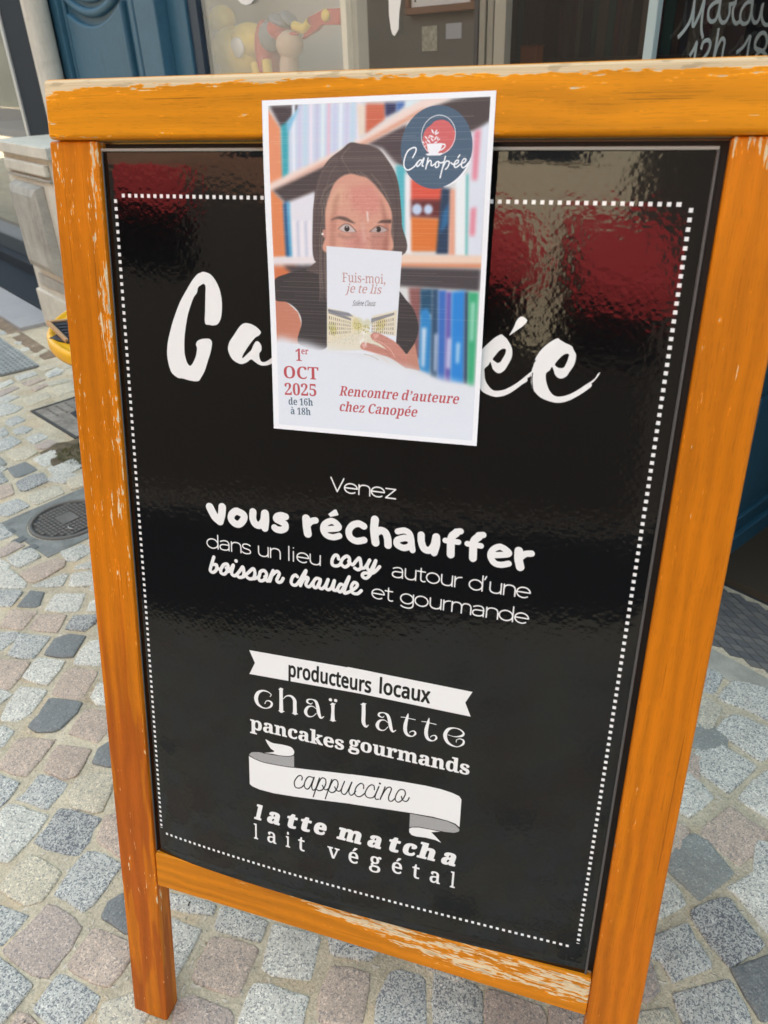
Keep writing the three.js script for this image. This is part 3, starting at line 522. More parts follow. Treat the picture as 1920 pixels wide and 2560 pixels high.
function sheetCanvas() {
  const k = 2040 / (SY1 - SY0), c = document.createElement('canvas'); c.width = Math.round((SX1 - SX0) * k); c.height = 2040;
  const x = c.getContext('2d'); x.fillStyle = '#0b0b0c'; x.fillRect(0, 0, c.width, c.height);
  x.scale(k, k); x.translate(-SX0, -SY0);
  x.fillStyle = '#f2efec'; const P = 6.02 * 1.2, S = 3.55;
  for (let i = 0; i < 75; i++) { const q = 8 + i * P; if (q < 531) x.fillRect(q, -S / 2, S, S); }
  x.fillRect(531.3, -S / 2, 0.9, S);
  for (let i = 0; i < 75; i++) { const q = 7 + i * P; if (q < 531) x.fillRect(q, 784 - S / 2 - 1.6, S, S); }
  for (const [X, o] of [[0.3, 3.4], [539.9, 2.4]]) { for (let i = 0; i < 110; i++) { const q = o + i * P; if (q < 773) x.fillRect(X - S / 2, q, S, S); } x.fillRect(X - S / 2, 774.5, S, 1.1); }
  draw(x, PRINT, '#0b0b0c', '#f2efec');
  thin(x, 'Venez', 234, 303.5, 278.5, 10.4, 1.55);
  thin(x, 'dans un lieu', 86.5, 223, 363.6, 11.3, 1.55);
  thin(x, "autour d'une", 303, 445, 363.4, 11.3, 1.55);
  thin(x, 'et gourmande', 281.8, 446, 391.4, 11.3, 1.55);
  x.fillStyle = '#0b0b0c'; fit(x, 'producteurs', 184.6, 285.5, 505.9, 25.5, '% sans-serif', { bold: 6 }); fit(x, 'locaux', 293.5, 352, 503.6, 25, '% sans-serif', { bold: 6 });
  x.fillStyle = '#f2efec';
  fit(x, 'pancakes', 136.2, 256.3, 586.6, 24, 'bold % serif', { bold: 3 }); fit(x, 'gourmands', 261, 402, 583.0, 23.5, 'bold % serif', { bold: 3 });
  for (const [ch, a, b, y] of [['l', 141.5, 151.5, 713.6], ['a', 158, 177, 713], ['t', 184, 198, 712.2], ['t', 202, 216.3, 711.4], ['e', 219.5, 237, 710.4], ['m', 251, 282.3, 709.8], ['a', 288.4, 307, 709.3], ['t', 313.6, 327.8, 708.3], ['c', 331, 348, 707.8], ['h', 350, 372, 707.6], ['a', 377.4, 396, 708]])
    fit(x, ch, a - 0.5, b - 1.5, y, ch === 'l' || ch === 'h' ? 28 : 29, 'bold % serif', { bold: 7, skew: -0.2 });
  for (const [ch, a, w, y] of [['l', 143, 5.8, 743.6], ['a', 164.8, 14, 743], ['i', 186.7, 6, 742.6], ['t', 204.8, 9, 742.2], ['v', 246.6, 15, 740.8], ['é', 272.2, 14.5, 740], ['g', 299.5, 15, 738.2], ['é', 326.4, 14.5, 738.8], ['t', 349.4, 9, 738.6], ['a', 372.4, 14, 738.8], ['l', 393.4, 5.8, 739]])
    fit(x, ch, a - w / 2, a + w / 2, y, 29, '% serif', { bold: 3 });
  const t = new THREE.CanvasTexture(c); t.colorSpace = THREE.SRGBColorSpace; t.magFilter = THREE.LinearFilter; return t;
}
function flyerCanvas() {
  const k = 6, c = document.createElement('canvas'); c.width = 210 * k; c.height = 297 * k;
  const x = c.getContext('2d'); x.fillStyle = '#f6f6f9'; x.fillRect(0, 0, c.width, c.height);
  { // the printed photograph, painted shape by shape into a float buffer with softened edges
    const r = 4, W = 210 * r, H = 297 * r, buf = new Float32Array(W * H * 3).fill(0.86), mc = document.createElement('canvas'); mc.width = W; mc.height = H; const m = mc.getContext('2d');
    const lay = (paint, box, sig, col, op = 1) => {
      const pad = Math.ceil(sig * r * 2.5) + 2, x0 = Math.max(0, Math.floor(box[0] * r) - pad), y0 = Math.max(0, Math.floor(box[1] * r) - pad), x1 = Math.min(W, Math.ceil(box[2] * r) + pad), y1 = Math.min(H, Math.ceil(box[3] * r) + pad), w = x1 - x0, h = y1 - y0;
      if (w < 1 || h < 1) return;
      m.setTransform(1, 0, 0, 1, 0, 0); m.clearRect(x0, y0, w, h); m.setTransform(r, 0, 0, r, 0, 0); m.fillStyle = m.strokeStyle = '#fff'; m.lineCap = m.lineJoin = 'round'; paint(m);
      const id = m.getImageData(x0, y0, w, h).data; let A = new Float32Array(w * h), B = new Float32Array(w * h); for (let i = 0; i < w * h; i++) A[i] = id[4 * i + 3] / 255;
      const rad = Math.round(sig * r * 0.95);
      if (rad > 0) for (let pass = 0; pass < 2; pass++) {
        for (let y = 0; y < h; y++) { let t = 0; for (let i = -rad; i <= rad; i++) t += A[y * w + clamp(i, 0, w - 1)]; for (let q = 0; q < w; q++) { B[y * w + q] = t / (2 * rad + 1); t += A[y * w + Math.min(w - 1, q + rad + 1)] - A[y * w + Math.max(0, q - rad)]; } }
        for (let q = 0; q < w; q++) { let t = 0; for (let i = -rad; i <= rad; i++) t += B[clamp(i, 0, h - 1) * w + q]; for (let y = 0; y < h; y++) { A[y * w + q] = t / (2 * rad + 1); t += B[Math.min(h - 1, y + rad + 1) * w + q] - B[Math.max(0, y - rad) * w + q]; } }
      }
      const c3 = [parseInt(col.slice(0, 2), 16) / 255, parseInt(col.slice(2, 4), 16) / 255, parseInt(col.slice(4, 6), 16) / 255];
      for (let y = 0; y < h; y++) for (let q = 0; q < w; q++) { const a = A[y * w + q] * op, o = ((y + y0) * W + q + x0) * 3; if (a > 0.002) for (let c = 0; c < 3; c++) buf[o + c] += (c3[c] - buf[o + c]) * a; }
    };
    const bb = (P, g = 0) => [Math.min(...P.map((p) => p[0])) - g, Math.min(...P.map((p) => p[1])) - g, Math.max(...P.map((p) => p[0])) + g, Math.max(...P.map((p) => p[1])) + g];
    const poly = (P, sig, col, op) => lay((g) => { trace(g, P, true); g.fill(); }, bb(P), sig, col, op), strand = (P, w, sig, col, op) => lay((g) => { g.lineWidth = w; trace(g, spline(P, false), false); g.stroke(); }, bb(P, w), sig, col, op);
    let zone = 0;
    for (const line of PHOTO.trim().split('\n')) {
      const [head, body] = line.split(':'), [kd, col, a] = head.split(' '), P = pathPts(body), v = +a;
      if (col === 'c9826a') zone = 1; if (col === 'd99f8b') zone = 2; if (col === 'e6e9f1') zone = 3;
      const far = zone === 0 ? 0.85 : 0;                                        // the shelves are out of focus
      if (kd === 'F') poly(P.length > 6 ? spline(P, true) : P, v * (zone === 2 ? 1.9 : 1.3) + far, col, zone === 2 && v > 0.5 ? 0.55 : 1);
      else if (kd === 'O') lay((g) => { g.beginPath(); g.arc(P[0][0], P[0][1], v, 0, 7); g.fill(); }, [P[0][0] - v, P[0][1] - v, P[0][0] + v, P[0][1] + v], zone === 3 ? 0.9 : v > 1.5 && zone === 0 ? 1 : 0.12, col, zone === 3 ? 0.35 : 1);
      else strand(P, v, 0.3, col, 0.75);
      if (col === 'cfd8ea') { const cs = ['e6ecf6', 'd0cde6', 'c3d9ea', 'ebe4f2', 'c9cae2', 'dfebf1', 'e3c2d4', 'ccd0ea']; for (let i = 0; i < 12; i++) poly([[29 + i * 5.6, 4], [32 + i * 5.6, 4], [31.4 + i * 5.6, 66 - i * 2.6], [28.4 + i * 5.6, 68 - i * 2.6]], 0.8, cs[i % 8]); }
      if (col === 'e6e4ec') for (let i = 0; i < 6; i++) poly([[27 + i * 4, 100], [29.4 + i * 4, 98], [29.4 + i * 4, 152], [27 + i * 4, 152]], 0.8, i % 2 ? 'd0d0e2' : 'f2ecf2');
      if (col === '4d4243') for (const [c, q] of [['6b4a40', 0.5], ['3a3234', 0.6]]) poly([[20, 85], [62, 66], [60, 74], [24, 92]], 2, c, q);
      if (col === '5d4f4d' && zone < 2) {                                        // strands of hair
        for (let i = 0; i < 420; i++) { const s = rnd(), left = s < 0.45, f = rnd(), tone = ['8a7a74', '3a302f', '75655f', '2f2726', 'a08f88', '4a3e3c'][i % 6];
          const top = [R(78, 96), R(58, 70)], P = left ? [top, [R(58, 76), R(72, 84)], [55 + 14 * f, 100 + R(-4, 6)], [52 + 12 * f, 130 + R(-5, 8)], [52 + 14 * f, R(150, 172)]] : [top, [R(98, 114), R(68, 80)], [111 + 12 * f, 96 + R(-4, 6)], [115 + 10 * f, 122 + R(-5, 6)], [118 + 6 * f, R(130, 141)]];
          strand(P, R(0.15, 0.45), 0.1, tone, R(0.15, 0.42)); }
      }
      if (col === 'b07268') { poly(spline([[64, 108], [67, 84], [74, 76], [70, 100], [69, 130], [64, 130]], true), 1.4, 'a86c5e', 0.4); poly(spline([[112, 80], [119, 96], [121, 112], [118, 134], [113, 134], [116, 108]], true), 1.6, '94584c', 0.5); poly(spline([[84, 108], [92, 110], [94, 122], [90, 132], [84, 130], [87, 118]], true), 1.5, 'b8776a', 0.4); for (let i = 0; i < 700; i++) { const u = R(64, 118), q = R(72, 128); if (((u - 91) / 26) ** 2 + ((q - 105) / 34) ** 2 < 1) lay((g) => { g.beginPath(); g.arc(u, q, R(0.2, 0.9), 0, 7); g.fill(); }, [u - 1, q - 1, u + 1, q + 1], 0.3, rnd() < 0.5 ? 'b86a60' : 'e8b8a0', 0.22); } }
    }
    const id = m.createImageData(W, H); for (let i = 0; i < W * H; i++) { for (let c = 0; c < 3; c++) id.data[4 * i + c] = 255 * clamp(buf[3 * i + c]); id.data[4 * i + 3] = 255; }
    m.setTransform(1, 0, 0, 1, 0, 0); m.putImageData(id, 0, 0);
    x.save(); x.scale(k, k); x.beginPath(); x.rect(6, 4.3, 199.5, 288); x.clip(); x.imageSmoothingEnabled = true; x.drawImage(mc, 0, 0, 210, 297);
  }
  { // fine pen drawing of the street on the book cover: two house fronts running back to a fountain
    const pen = (a, w = 0.16) => { x.strokeStyle = 'rgba(92,78,66,' + a + ')'; x.lineWidth = w; };
    for (const [x0, x1, t0, t1, b0, b1, n] of [[61, 84, 178, 185, 207, 201, 11], [104, 126.5, 185, 178, 199.5, 203, 11]]) {
      const T = (u) => t0 + (t1 - t0) * u, B = (u) => b0 + (b1 - b0) * u, X = (u) => x0 + (x1 - x0) * u;
      pen(0.75, 0.3); x.beginPath(); x.moveTo(X(0), T(0)); x.lineTo(X(1), T(1)); x.stroke();
      x.fillStyle = 'rgba(120,122,132,.75)'; x.beginPath(); x.moveTo(X(0), T(0) - 1.5); x.lineTo(X(1), T(1) - 0.8); x.lineTo(X(1), T(1) + 1.4); x.lineTo(X(0), T(0) + 2.4); x.fill();
      for (let r = 1; r < 5; r++) { pen(0.35, 0.14); x.beginPath(); for (const u of [0, 1]) { const y = T(u) + (B(u) - T(u)) * (0.1 + r * 0.17); u ? x.lineTo(X(u), y) : x.moveTo(X(u), y); } x.stroke(); for (let i = 0; i < n; i++) { const u = (i + 0.5) / n, y = T(u) + (B(u) - T(u)) * (0.12 + r * 0.17 - 0.13), h = (B(u) - T(u)) * 0.1; x.fillStyle = 'rgba(88,76,70,' + R(0.4, 0.8).toFixed(2) + ')'; x.fillRect(X(u) - 0.38, y, 0.76, h); } }
    }
    for (let i = 0; i < 260; i++) { const s = R(61, 121), h = R(198, 209) - Math.abs(s - 95) * 0.05; pen(R(0.25, 0.6), 0.14); x.beginPath(); x.moveTo(s, h); x.lineTo(s + R(-0.5, 0.5), h + R(0.4, 1.5)); x.stroke(); }
    for (let i = 0; i < 70; i++) { const s = 96 + R(-4, 4), h = R(190, 206); x.strokeStyle = 'rgba(250,250,252,.7)'; x.lineWidth = 0.25; x.beginPath(); x.moveTo(s, h); x.lineTo(s + R(-0.3, 0.3), h + R(1, 4)); x.stroke(); }
    for (const [cx, cy, r0] of [[90, 193, 5.2], [99, 193, 3.4], [112.5, 191.5, 4.2], [66, 197, 3.6]]) for (let i = 0; i < 90; i++) { const a = R(0, 6.28), q = r0 * Math.sqrt(rnd()); x.fillStyle = ['rgba(176,164,70,.6)', 'rgba(206,188,98,.6)', 'rgba(128,126,58,.55)'][i % 3]; x.beginPath(); x.arc(cx + q * Math.cos(a), cy + q * Math.sin(a) * 1.1, R(0.2, 0.5), 0, 7); x.fill(); }
    // fingers holding the cover
    x.strokeStyle = 'rgba(120,70,60,.35)'; x.lineWidth = 0.45; for (const P of [[[105.5, 206.8], [112, 208.5], [119, 213], [124, 218]], [[97, 216.5], [104, 218], [112, 221.5]]]) { trace(x, spline(P, false), false); x.stroke(); }
    x.strokeStyle = 'rgba(240,200,186,.5)'; x.lineWidth = 0.9; for (const P of [[[106, 203], [113, 204.5], [122, 210], [128, 218]], [[97, 213], [105, 214.5], [114, 218], [122, 224]]]) { trace(x, spline(P, false), false); x.stroke(); }
  }
  // round badge
  x.fillStyle = '#50657a'; x.beginPath(); x.ellipse(161.5, 41, 31.3, 31.9, 0, 0, 7); x.fill();
  x.strokeStyle = '#f4f6fb'; x.lineCap = 'round';
  for (let i = 0; i < 30; i++) { const a = 0.25 + i / 30 * 1.05; x.lineWidth = 0.3 + 1.3 * Math.sin(i / 30 * Math.PI); x.beginPath(); x.arc(161.5, 41.2, 31.2, a, a + 0.045); x.stroke(); }
  x.fillStyle = '#d4696a'; trace(x, spline([[149.5, 33.5], [151.5, 27.5], [156, 23.8], [160, 20.8], [166, 20], [171.5, 22], [176, 27], [177.8, 31], [177.3, 36.5], [174.4, 41.5], [170, 44.7], [160, 45.6], [154.5, 44.5], [151, 40]], true), true); x.fill();
  x.lineWidth = 0.5; x.beginPath(); x.ellipse(163, 31.4, 14.7, 14.9, 0, 0, 7); x.stroke();
  x.fillStyle = '#f4f3f8'; const L0 = (u, v) => [121.9 + u * 0.0465, 8.2 + v * 0.0403];
  trace(x, [[670, 735], [965, 730], [960, 790], [930, 865], [885, 920], [960, 915], [990, 932], [930, 962], [700, 962], [650, 930], [720, 917], [690, 830]].map((p) => L0(...p)), true); x.fill();
  x.lineWidth = 1; trace(x, spline([[955, 752], [1010, 757], [1015, 800], [960, 850], [930, 855]].map((p) => L0(...p)), false), false); x.stroke();
  for (const [a, b, e, f] of [[750, 455, 800, 555], [860, 470, 810, 560], [900, 520, 815, 570], [625, 585, 690, 650], [720, 570, 705, 645], [715, 575, 805, 620], [740, 620, 800, 700], [860, 590, 805, 680], [880, 600, 865, 680], [925, 640, 870, 685], [670, 650, 745, 725], [580, 680, 635, 735], [640, 680, 680, 735], [660, 755, 620, 805], [880, 700, 805, 725]]) {
    const p = L0(a, b), q = L0(e, f), nx = (q[1] - p[1]) * 0.28, ny = -(q[0] - p[0]) * 0.28, m = [(p[0] + q[0]) / 2, (p[1] + q[1]) / 2];
    x.beginPath(); x.moveTo(...p); x.quadraticCurveTo(m[0] + nx, m[1] + ny, ...q); x.quadraticCurveTo(m[0] - nx, m[1] - ny, ...p); x.fill();
  }
  draw(x, LOGO, '#50657a', '#f4f6fb');
  x.fillStyle = '#c08a86'; fit(x, 'Fuis-moi,', 75, 118, 151.4, 11.2, '% serif', { turn: 0.02 }); fit(x, 'je te lis', 79, 113.5, 160.8, 10.6, '% serif', { skew: -0.25, turn: 0.01 });
  x.fillStyle = '#3c3a3e'; fit(x, 'Solène Clauss', 85, 107.5, 172.6, 6.6, '% sans-serif', { skew: -0.35, turn: -0.02 });
  x.fillStyle = '#bd4f55'; fit(x, '1', 25.2, 33.2, 227, 16.6, 'bold % serif'); fit(x, 'er', 31.8, 39.8, 220.2, 8.6, 'bold % serif');
  fit(x, 'OCT', 11.8, 50.3, 244.8, 16.8, 'bold % serif', { turn: -0.02 }); fit(x, '2025', 12.8, 48.4, 261.6, 16.8, 'bold % serif', { turn: -0.03 });
  x.fillStyle = '#43586b'; fit(x, 'de 16h', 16.9, 43.9, 271.3, 9.8, 'bold % serif', { turn: -0.03 }); fit(x, 'à 18h', 19.1, 41.3, 280.8, 9.8, 'bold % serif', { turn: -0.03 });
  x.fillStyle = '#bd4f55'; fit(x, 'Rencontre d’auteure', 71.3, 190.5, 258.2, 13.2, 'bold % serif', { skew: -0.22 }); fit(x, 'chez Canopée', 70.9, 150.6, 273.5, 13.2, 'bold % serif', { skew: -0.22 });
  x.restore(); x.setTransform(1, 0, 0, 1, 0, 0);
  // pale lines of a tired inkjet
  for (let y = 40; y < c.height * 0.74; y += R(5, 26)) { x.fillStyle = 'rgba(250,232,222,' + R(0.05, 0.24).toFixed(2) + ')'; const a = R(36, 160); x.fillRect(a, y, R(700, 1190) - a * 0.5, R(1.6, 3)); }
  const im = x.getImageData(0, 0, c.width, c.height), d = im.data;
  for (let i = 0; i < d.length; i += 4) { const n = (hash(i >> 2, 3, 5) - 0.5) * 14; d[i] += n; d[i + 1] += n; d[i + 2] += n; }
  x.putImageData(im, 0, 0);
  const t = new THREE.CanvasTexture(c); t.colorSpace = THREE.SRGBColorSpace; t.magFilter = THREE.LinearFilter; return t;
}

// ---------------------------------------------------------------- materials
// varnished softwood: grain along x, varnish flaked off to bare wood where bare(x, y) is high (metres along and across)
function woodMat(L, W, s, tone, bare, stainShade) {
  const w = Math.min(2048, Math.round(L * 1900)), h = Math.max(48, Math.round(W * 2600)), mask = new Float32Array(w * h), hh = new Float32Array(w * h);
  const map = tex(w, h, (px, py, o) => {
    const x = px / w * L, y = py / h * W;
    const warp = 0.012 * fbm(x * 5, y * 20, s, 3) + 0.004 * fbm(x * 17, y * 60, s + 3, 2);
    const ring = 0.5 + 0.5 * Math.sin((y + warp * 2.2) * 330 + 5 * fbm(x * 1.5, y * 12, s + 9, 2));
    const fine = fbm(x * 14, (y + warp * 0.5) * 1500, s + 21, 2), mott = fbm(x * 7, y * 26, s + 31, 3), pore = fbm(x * 60, (y + warp * 0.5) * 2600, s + 25, 2);
    let k = 0.83 + 0.30 * ring * fbm(x * 2, y * 16, s + 5, 2) + 0.10 * (fine - 0.5) + 0.30 * (mott - 0.5) - 0.16 * sm(0.66, 0.8, pore);
    const st = stainShade ? stainShade(x, y, s) : 0;
    const c = [tone[0] * (1 - 0.45 * st), tone[1] * (1 - 0.66 * st), tone[2] * (1 + 0.6 * st)];
    const chip = 0.5 * fbm(x * 38, y * 330, s + 41, 4) + 0.5 * fbm(x * 130, y * 800, s + 47, 3);
    const big = fbm(x * 14, y * 60, s + 53, 3), b = bare(x, y) + 0.16 * (big - 0.5);
    const m = sm(0.0, 0.05, chip + b - 0.78), rim = sm(-0.05, -0.01, chip + b - 0.78) * (1 - m);
    const wd = 0.86 + 0.3 * (fine - 0.5) + 0.2 * (mott - 0.5), dirt = sm(0.62, 0.75, fbm(x * 60, y * 300, s + 61, 3)) * 0.25;
    const B = [0.86 * wd, (0.67 - 0.05 * dirt) * wd, (0.42 - 0.06 * dirt) * wd];
    for (let i = 0; i < 3; i++) o[i] = (c[i] * k * (1 + 0.35 * rim)) * (1 - m) + B[i] * (1 - dirt) * m;
    const crack = sm(0.84, 0.88, fbm(x * 7, y * 700, s + 71, 2)) * 0.4; for (let i = 0; i < 3; i++) o[i] *= 1 - crack * (1 - m);
    mask[py * w + px] = m; hh[py * w + px] = 0.72 - 0.5 * m + 0.1 * rim + 0.12 * (fine - 0.5) + 0.2 * (mott - 0.5) - 0.15 * crack;
  });
  const bump = tex(w, h, (x, y, o) => { o[0] = o[1] = o[2] = hh[y * w + x]; }, false);
  const rough = tex(w, h, (x, y, o) => { o[0] = o[1] = o[2] = 0.42 + 0.4 * mask[y * w + x]; }, false);
  return new THREE.MeshPhysicalMaterial({ color: 0xffffff, map, bumpMap: bump, bumpScale: 0.00045, roughness: 1, roughnessMap: rough, specularIntensity: 0.45 });
}
// uv along a board: x along its length from 0 to 1, y across it
function boardUV(g, axis, x0, L, y0, W) {
  const p = g.attributes.position, n = g.attributes.normal, uv = new Float32Array(p.count * 2);
  for (let i = 0; i < p.count; i++) {
    const a = axis === 'x' ? p.getX(i) : p.getY(i), c = axis === 'x' ? p.getY(i) : p.getX(i);
    const side = axis === 'x' ? Math.abs(n.getY(i)) : Math.abs(n.getX(i));
    uv[2 * i] = (a - x0) / L; uv[2 * i + 1] = (c - y0 + (side > 0.8 ? p.getZ(i) : 0)) / W;
  }
  g.setAttribute('uv', new THREE.BufferAttribute(uv, 2)); return g;
}
function granite(s, base, spots, amount, rough = 0.85) {           // speckled granite, 0.3 m a tile
  const N = 512, hgt = new Float32Array(N * N);
  const map = tex(N, N, (x, y, o) => {
    const q = (f, sd) => vn(x / N * f, y / N * f, s + sd, f, f);
    const a = 0.5 * q(110, 1) + 0.5 * q(210, 2), b = 0.5 * q(90, 3) + 0.5 * q(180, 4), g = 0.5 * q(16, 5) + 0.5 * q(6, 6), f = q(256, 7);
    const dark = sm(0.64 - amount, 0.72 - amount, a), lite = sm(0.58, 0.75, b);
    const wm = [1.02, 1, 0.95]; for (let i = 0; i < 3; i++) o[i] = wm[i] * (base[i] * (0.84 + 0.26 * g + 0.14 * (f - 0.5)) * (1 + 0.42 * lite)) * (1 - dark * 0.85) + spots[i] * dark * 0.85;
    hgt[y * N + x] = 0.5 * q(24, 8) + 0.25 * q(64, 9) + 0.25 * q(128, 10);
  });
  const bumpMap = (granite.bump ??= tex(N, N, (x, y, o) => { o[0] = o[1] = o[2] = hgt[y * N + x]; }, false));
  map.repeat.set(1 / 0.26, 1 / 0.26); bumpMap.repeat.set(1 / 0.26, 1 / 0.26);
  return M(0xffffff, rough, { map, bumpMap, bumpScale: 0.002 });
}
const GR = {
  L: [granite(11, [0.585, 0.57, 0.52], [0.17, 0.18, 0.185], 0.075), granite(12, [0.635, 0.615, 0.555], [0.24, 0.24, 0.23], 0.05), granite(16, [0.525, 0.52, 0.49], [0.16, 0.17, 0.18], 0.10)],
  C: [granite(13, [0.60, 0.535, 0.415], [0.30, 0.285, 0.25], 0.05), granite(17, [0.56, 0.515, 0.415], [0.27, 0.26, 0.235], 0.07)],
  P: [granite(14, [0.525, 0.42, 0.345], [0.26, 0.225, 0.21], 0.04), granite(18, [0.46, 0.38, 0.33], [0.25, 0.22, 0.215], 0.05)],
  B: [granite(15, [0.43, 0.43, 0.41], [0.11, 0.115, 0.135], 0.14)],
  D: [granite(19, [0.285, 0.29, 0.27], [0.20, 0.215, 0.22], 0.0, 0.75), granite(20, [0.205, 0.215, 0.215], [0.13, 0.145, 0.16], 0.02, 0.7)],
};
function sandMat() {
  const N = 1024, h = new Float32Array(N * N);
  const map = tex(N, N, (x, y, o) => {
    const q = (f, sd) => vn(x / N * f, y / N * f, 90 + sd, f, f);
    const g = 0.45 * q(512, 1) + 0.35 * q(256, 2) + 0.2 * q(128, 3), b = 0.6 * q(9, 4) + 0.4 * q(23, 5), k = 0.72 + 0.62 * (g - 0.5) + 0.4 * (b - 0.5) + 0.1;
    const peb = sm(0.80, 0.88, q(150, 6)), org = sm(0.6, 0.85, q(14, 7));
    o[0] = 0.66 * k + 0.10 * peb; o[1] = (0.57 - 0.035 * org) * k + 0.10 * peb; o[2] = (0.41 - 0.05 * org) * k + 0.12 * peb; h[y * N + x] = g * 0.6 + 0.4 * peb;
  });
  const bumpMap = tex(N, N, (x, y, o) => { o[0] = o[1] = o[2] = h[y * N + x]; }, false);
  map.repeat.set(1 / 0.8, 1 / 0.8); bumpMap.repeat.set(1 / 0.8, 1 / 0.8);
  return M(0xffffff, 0.95, { map, bumpMap, bumpScale: 0.003 });
}
const PATCH = {};
let patchBump;
function weathered(base, s, size = 1, amt = 0.25, rough = 0.8, streak = 0) {   // stone, paint and metal with patchy grime; a few neutral patterns are shared and tinted
  const a = Math.max(0.1, Math.round(amt * 10) / 10), st = streak ? (streak > 0.15 ? 0.25 : 0.1) : 0, key = a + '_' + st, N = 256;
  if (!PATCH[key]) PATCH[key] = tex(N, N, (x, y, o) => {
    const q = (f, sd, g = f) => vn(x / N * f, y / N * g, 200 + a * 100 + sd, f, g);
    const k = 1 + a * (0.5 * q(5, 1) + 0.3 * q(17, 2) + 0.2 * q(60, 3) - 0.5) * 2 - st * sm(0.62, 0.85, 0.6 * q(48, 4, 4) + 0.4 * q(120, 5, 10)), f = 1 + 0.12 * (q(128, 6) - 0.5);
    o[0] = o[1] = o[2] = 0.62 * k * f;
  });
  patchBump ??= tex(N, N, (x, y, o) => { o[0] = o[1] = o[2] = 0.5 * vn(x / N * 64, y / N * 64, 8, 64, 64) + 0.5 * vn(x / N * 20, y / N * 20, 9, 20, 20); }, false);
  const map = PATCH[key].clone(), bumpMap = patchBump.clone(); map.needsUpdate = bumpMap.needsUpdate = true;
  for (const t of [map, bumpMap]) { t.repeat.set(1 / size, 1 / size); t.offset.set(hash(s, 1, 1), hash(s, 2, 1)); }
  return M(base.map((c) => c / 0.62), rough, { map, bumpMap, bumpScale: 0.0008 * size });
}
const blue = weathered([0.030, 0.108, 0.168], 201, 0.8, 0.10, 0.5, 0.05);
const matt = (c, r) => new THREE.MeshPhysicalMaterial({ color: new THREE.Color().setRGB(...c), roughness: r, specularIntensity: 0.35 });
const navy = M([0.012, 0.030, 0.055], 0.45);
const limestone = weathered([0.60, 0.565, 0.48], 211, 0.7, 0.22, 0.88, 0.12);
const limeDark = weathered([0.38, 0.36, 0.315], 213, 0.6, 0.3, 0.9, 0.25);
const beige = M([0.24, 0.23, 0.18], 0.5), cream = M([0.58, 0.54, 0.42], 0.5);
const slateFrame = matt([0.020, 0.027, 0.036], 0.75);
const glass = new THREE.MeshPhysicalMaterial({ color: 0xffffff, transmission: 1, thickness: 0, roughness: 0.01, ior: 1.52 });
const iron = weathered([0.135, 0.125, 0.11], 231, 0.12, 0.3, 0.62);
const ironDark = M([0.045, 0.043, 0.04], 0.7);

// ---------------------------------------------------------------- ground: sandy bed and laid stones
const pavement = new THREE.Group(); pavement.name = 'cobbled_pavement'; scene.add(pavement);
tag(pavement, 'pavement of small granite setts bedded in sandy mortar', null, null, 'structure');
const sand = sandMat();
{ const g = new THREE.PlaneGeometry(160, 160); g.rotateX(-Math.PI / 2); const uv = g.attributes.uv; for (let i = 0; i < uv.count; i++) uv.setXY(i, uv.getX(i) * 160, uv.getY(i) * 160); part('mortar_bed', g, sand, pavement, [0, -0.0032, 0]); }
function stoneGeo(P, top, round = 0.0028, drop = 0.03) {           // P: polygon in metres (x, z); a worn, slightly domed sett
  let cx = 0, cz = 0; for (const p of P) { cx += p[0] / P.length; cz += p[1] / P.length; }
  const Q = []; const n0 = P.length;
  for (let i = 0; i < n0; i++) { const a = P[(i + n0 - 1) % n0], b = P[i], c = P[(i + 1) % n0]; Q.push([b[0] * 0.82 + a[0] * 0.18, b[1] * 0.82 + a[1] * 0.18], [b[0] * 0.94 + (a[0] + c[0]) * 0.03, b[1] * 0.94 + (a[1] + c[1]) * 0.03], [b[0] * 0.82 + c[0] * 0.18, b[1] * 0.82 + c[1] * 0.18]); }
  const n = Q.length, pos = [], uv = [], idx = [], ox = R(0, 1), oz = R(0, 1), ang = R(0, 6.28);
  const put = (x, y, z) => { pos.push(x - cx, y, z - cz); uv.push((x * Math.cos(ang) - z * Math.sin(ang)) + ox, (x * Math.sin(ang) + z * Math.cos(ang)) + oz); };
  const jit = Q.map(() => 1.045 + R(-0.03, 0.025)), tilt = [R(-0.03, 0.03), R(-0.03, 0.03)];
  const ring = (inset, y, wob) => Q.forEach((q, i) => { const dx = q[0] - cx, dz = q[1] - cz, l = Math.hypot(dx, dz) || 1e-6, k = jit[i] * (l - inset) / l; put(cx + dx * k, y + wob * R(-0.0006, 0.0006) + (wob ? tilt[0] * dx * k + tilt[1] * dz * k : 0), cz + dz * k); });
  ring(0, top - drop, 0); ring(0, top - round * 1.15, 1); ring(round * 0.55, top - round * 0.35, 1); ring(round * 1.8, top, 1);
  ring(0.02, top + 0.0012, 1); put(cx, top + 0.0016, cz);
  for (let r = 0; r < 4; r++) for (let i = 0; i < n; i++) { const a = r * n + i, b = r * n + (i + 1) % n; idx.push(a, a + n, b, b, a + n, b + n); }
  for (let i = 0; i < n; i++) idx.push(4 * n + i, 5 * n, 4 * n + (i + 1) % n);
  const g = new THREE.BufferGeometry(); g.setAttribute('position', new THREE.Float32BufferAttribute(pos, 3)); g.setAttribute('uv', new THREE.Float32BufferAttribute(uv, 2)); g.setIndex(idx); g.computeVertexNormals();
  // the outlines run both ways round: make the top face up
  const nr = g.attributes.normal; if (nr.getY(5 * n) < 0) { for (let i = 0; i < idx.length; i += 3) { const t = idx[i + 1]; idx[i + 1] = idx[i + 2]; idx[i + 2] = t; } g.setIndex(idx); g.computeVertexNormals(); }
  return { g, c: [cx, cz] };
}
const laid = [];
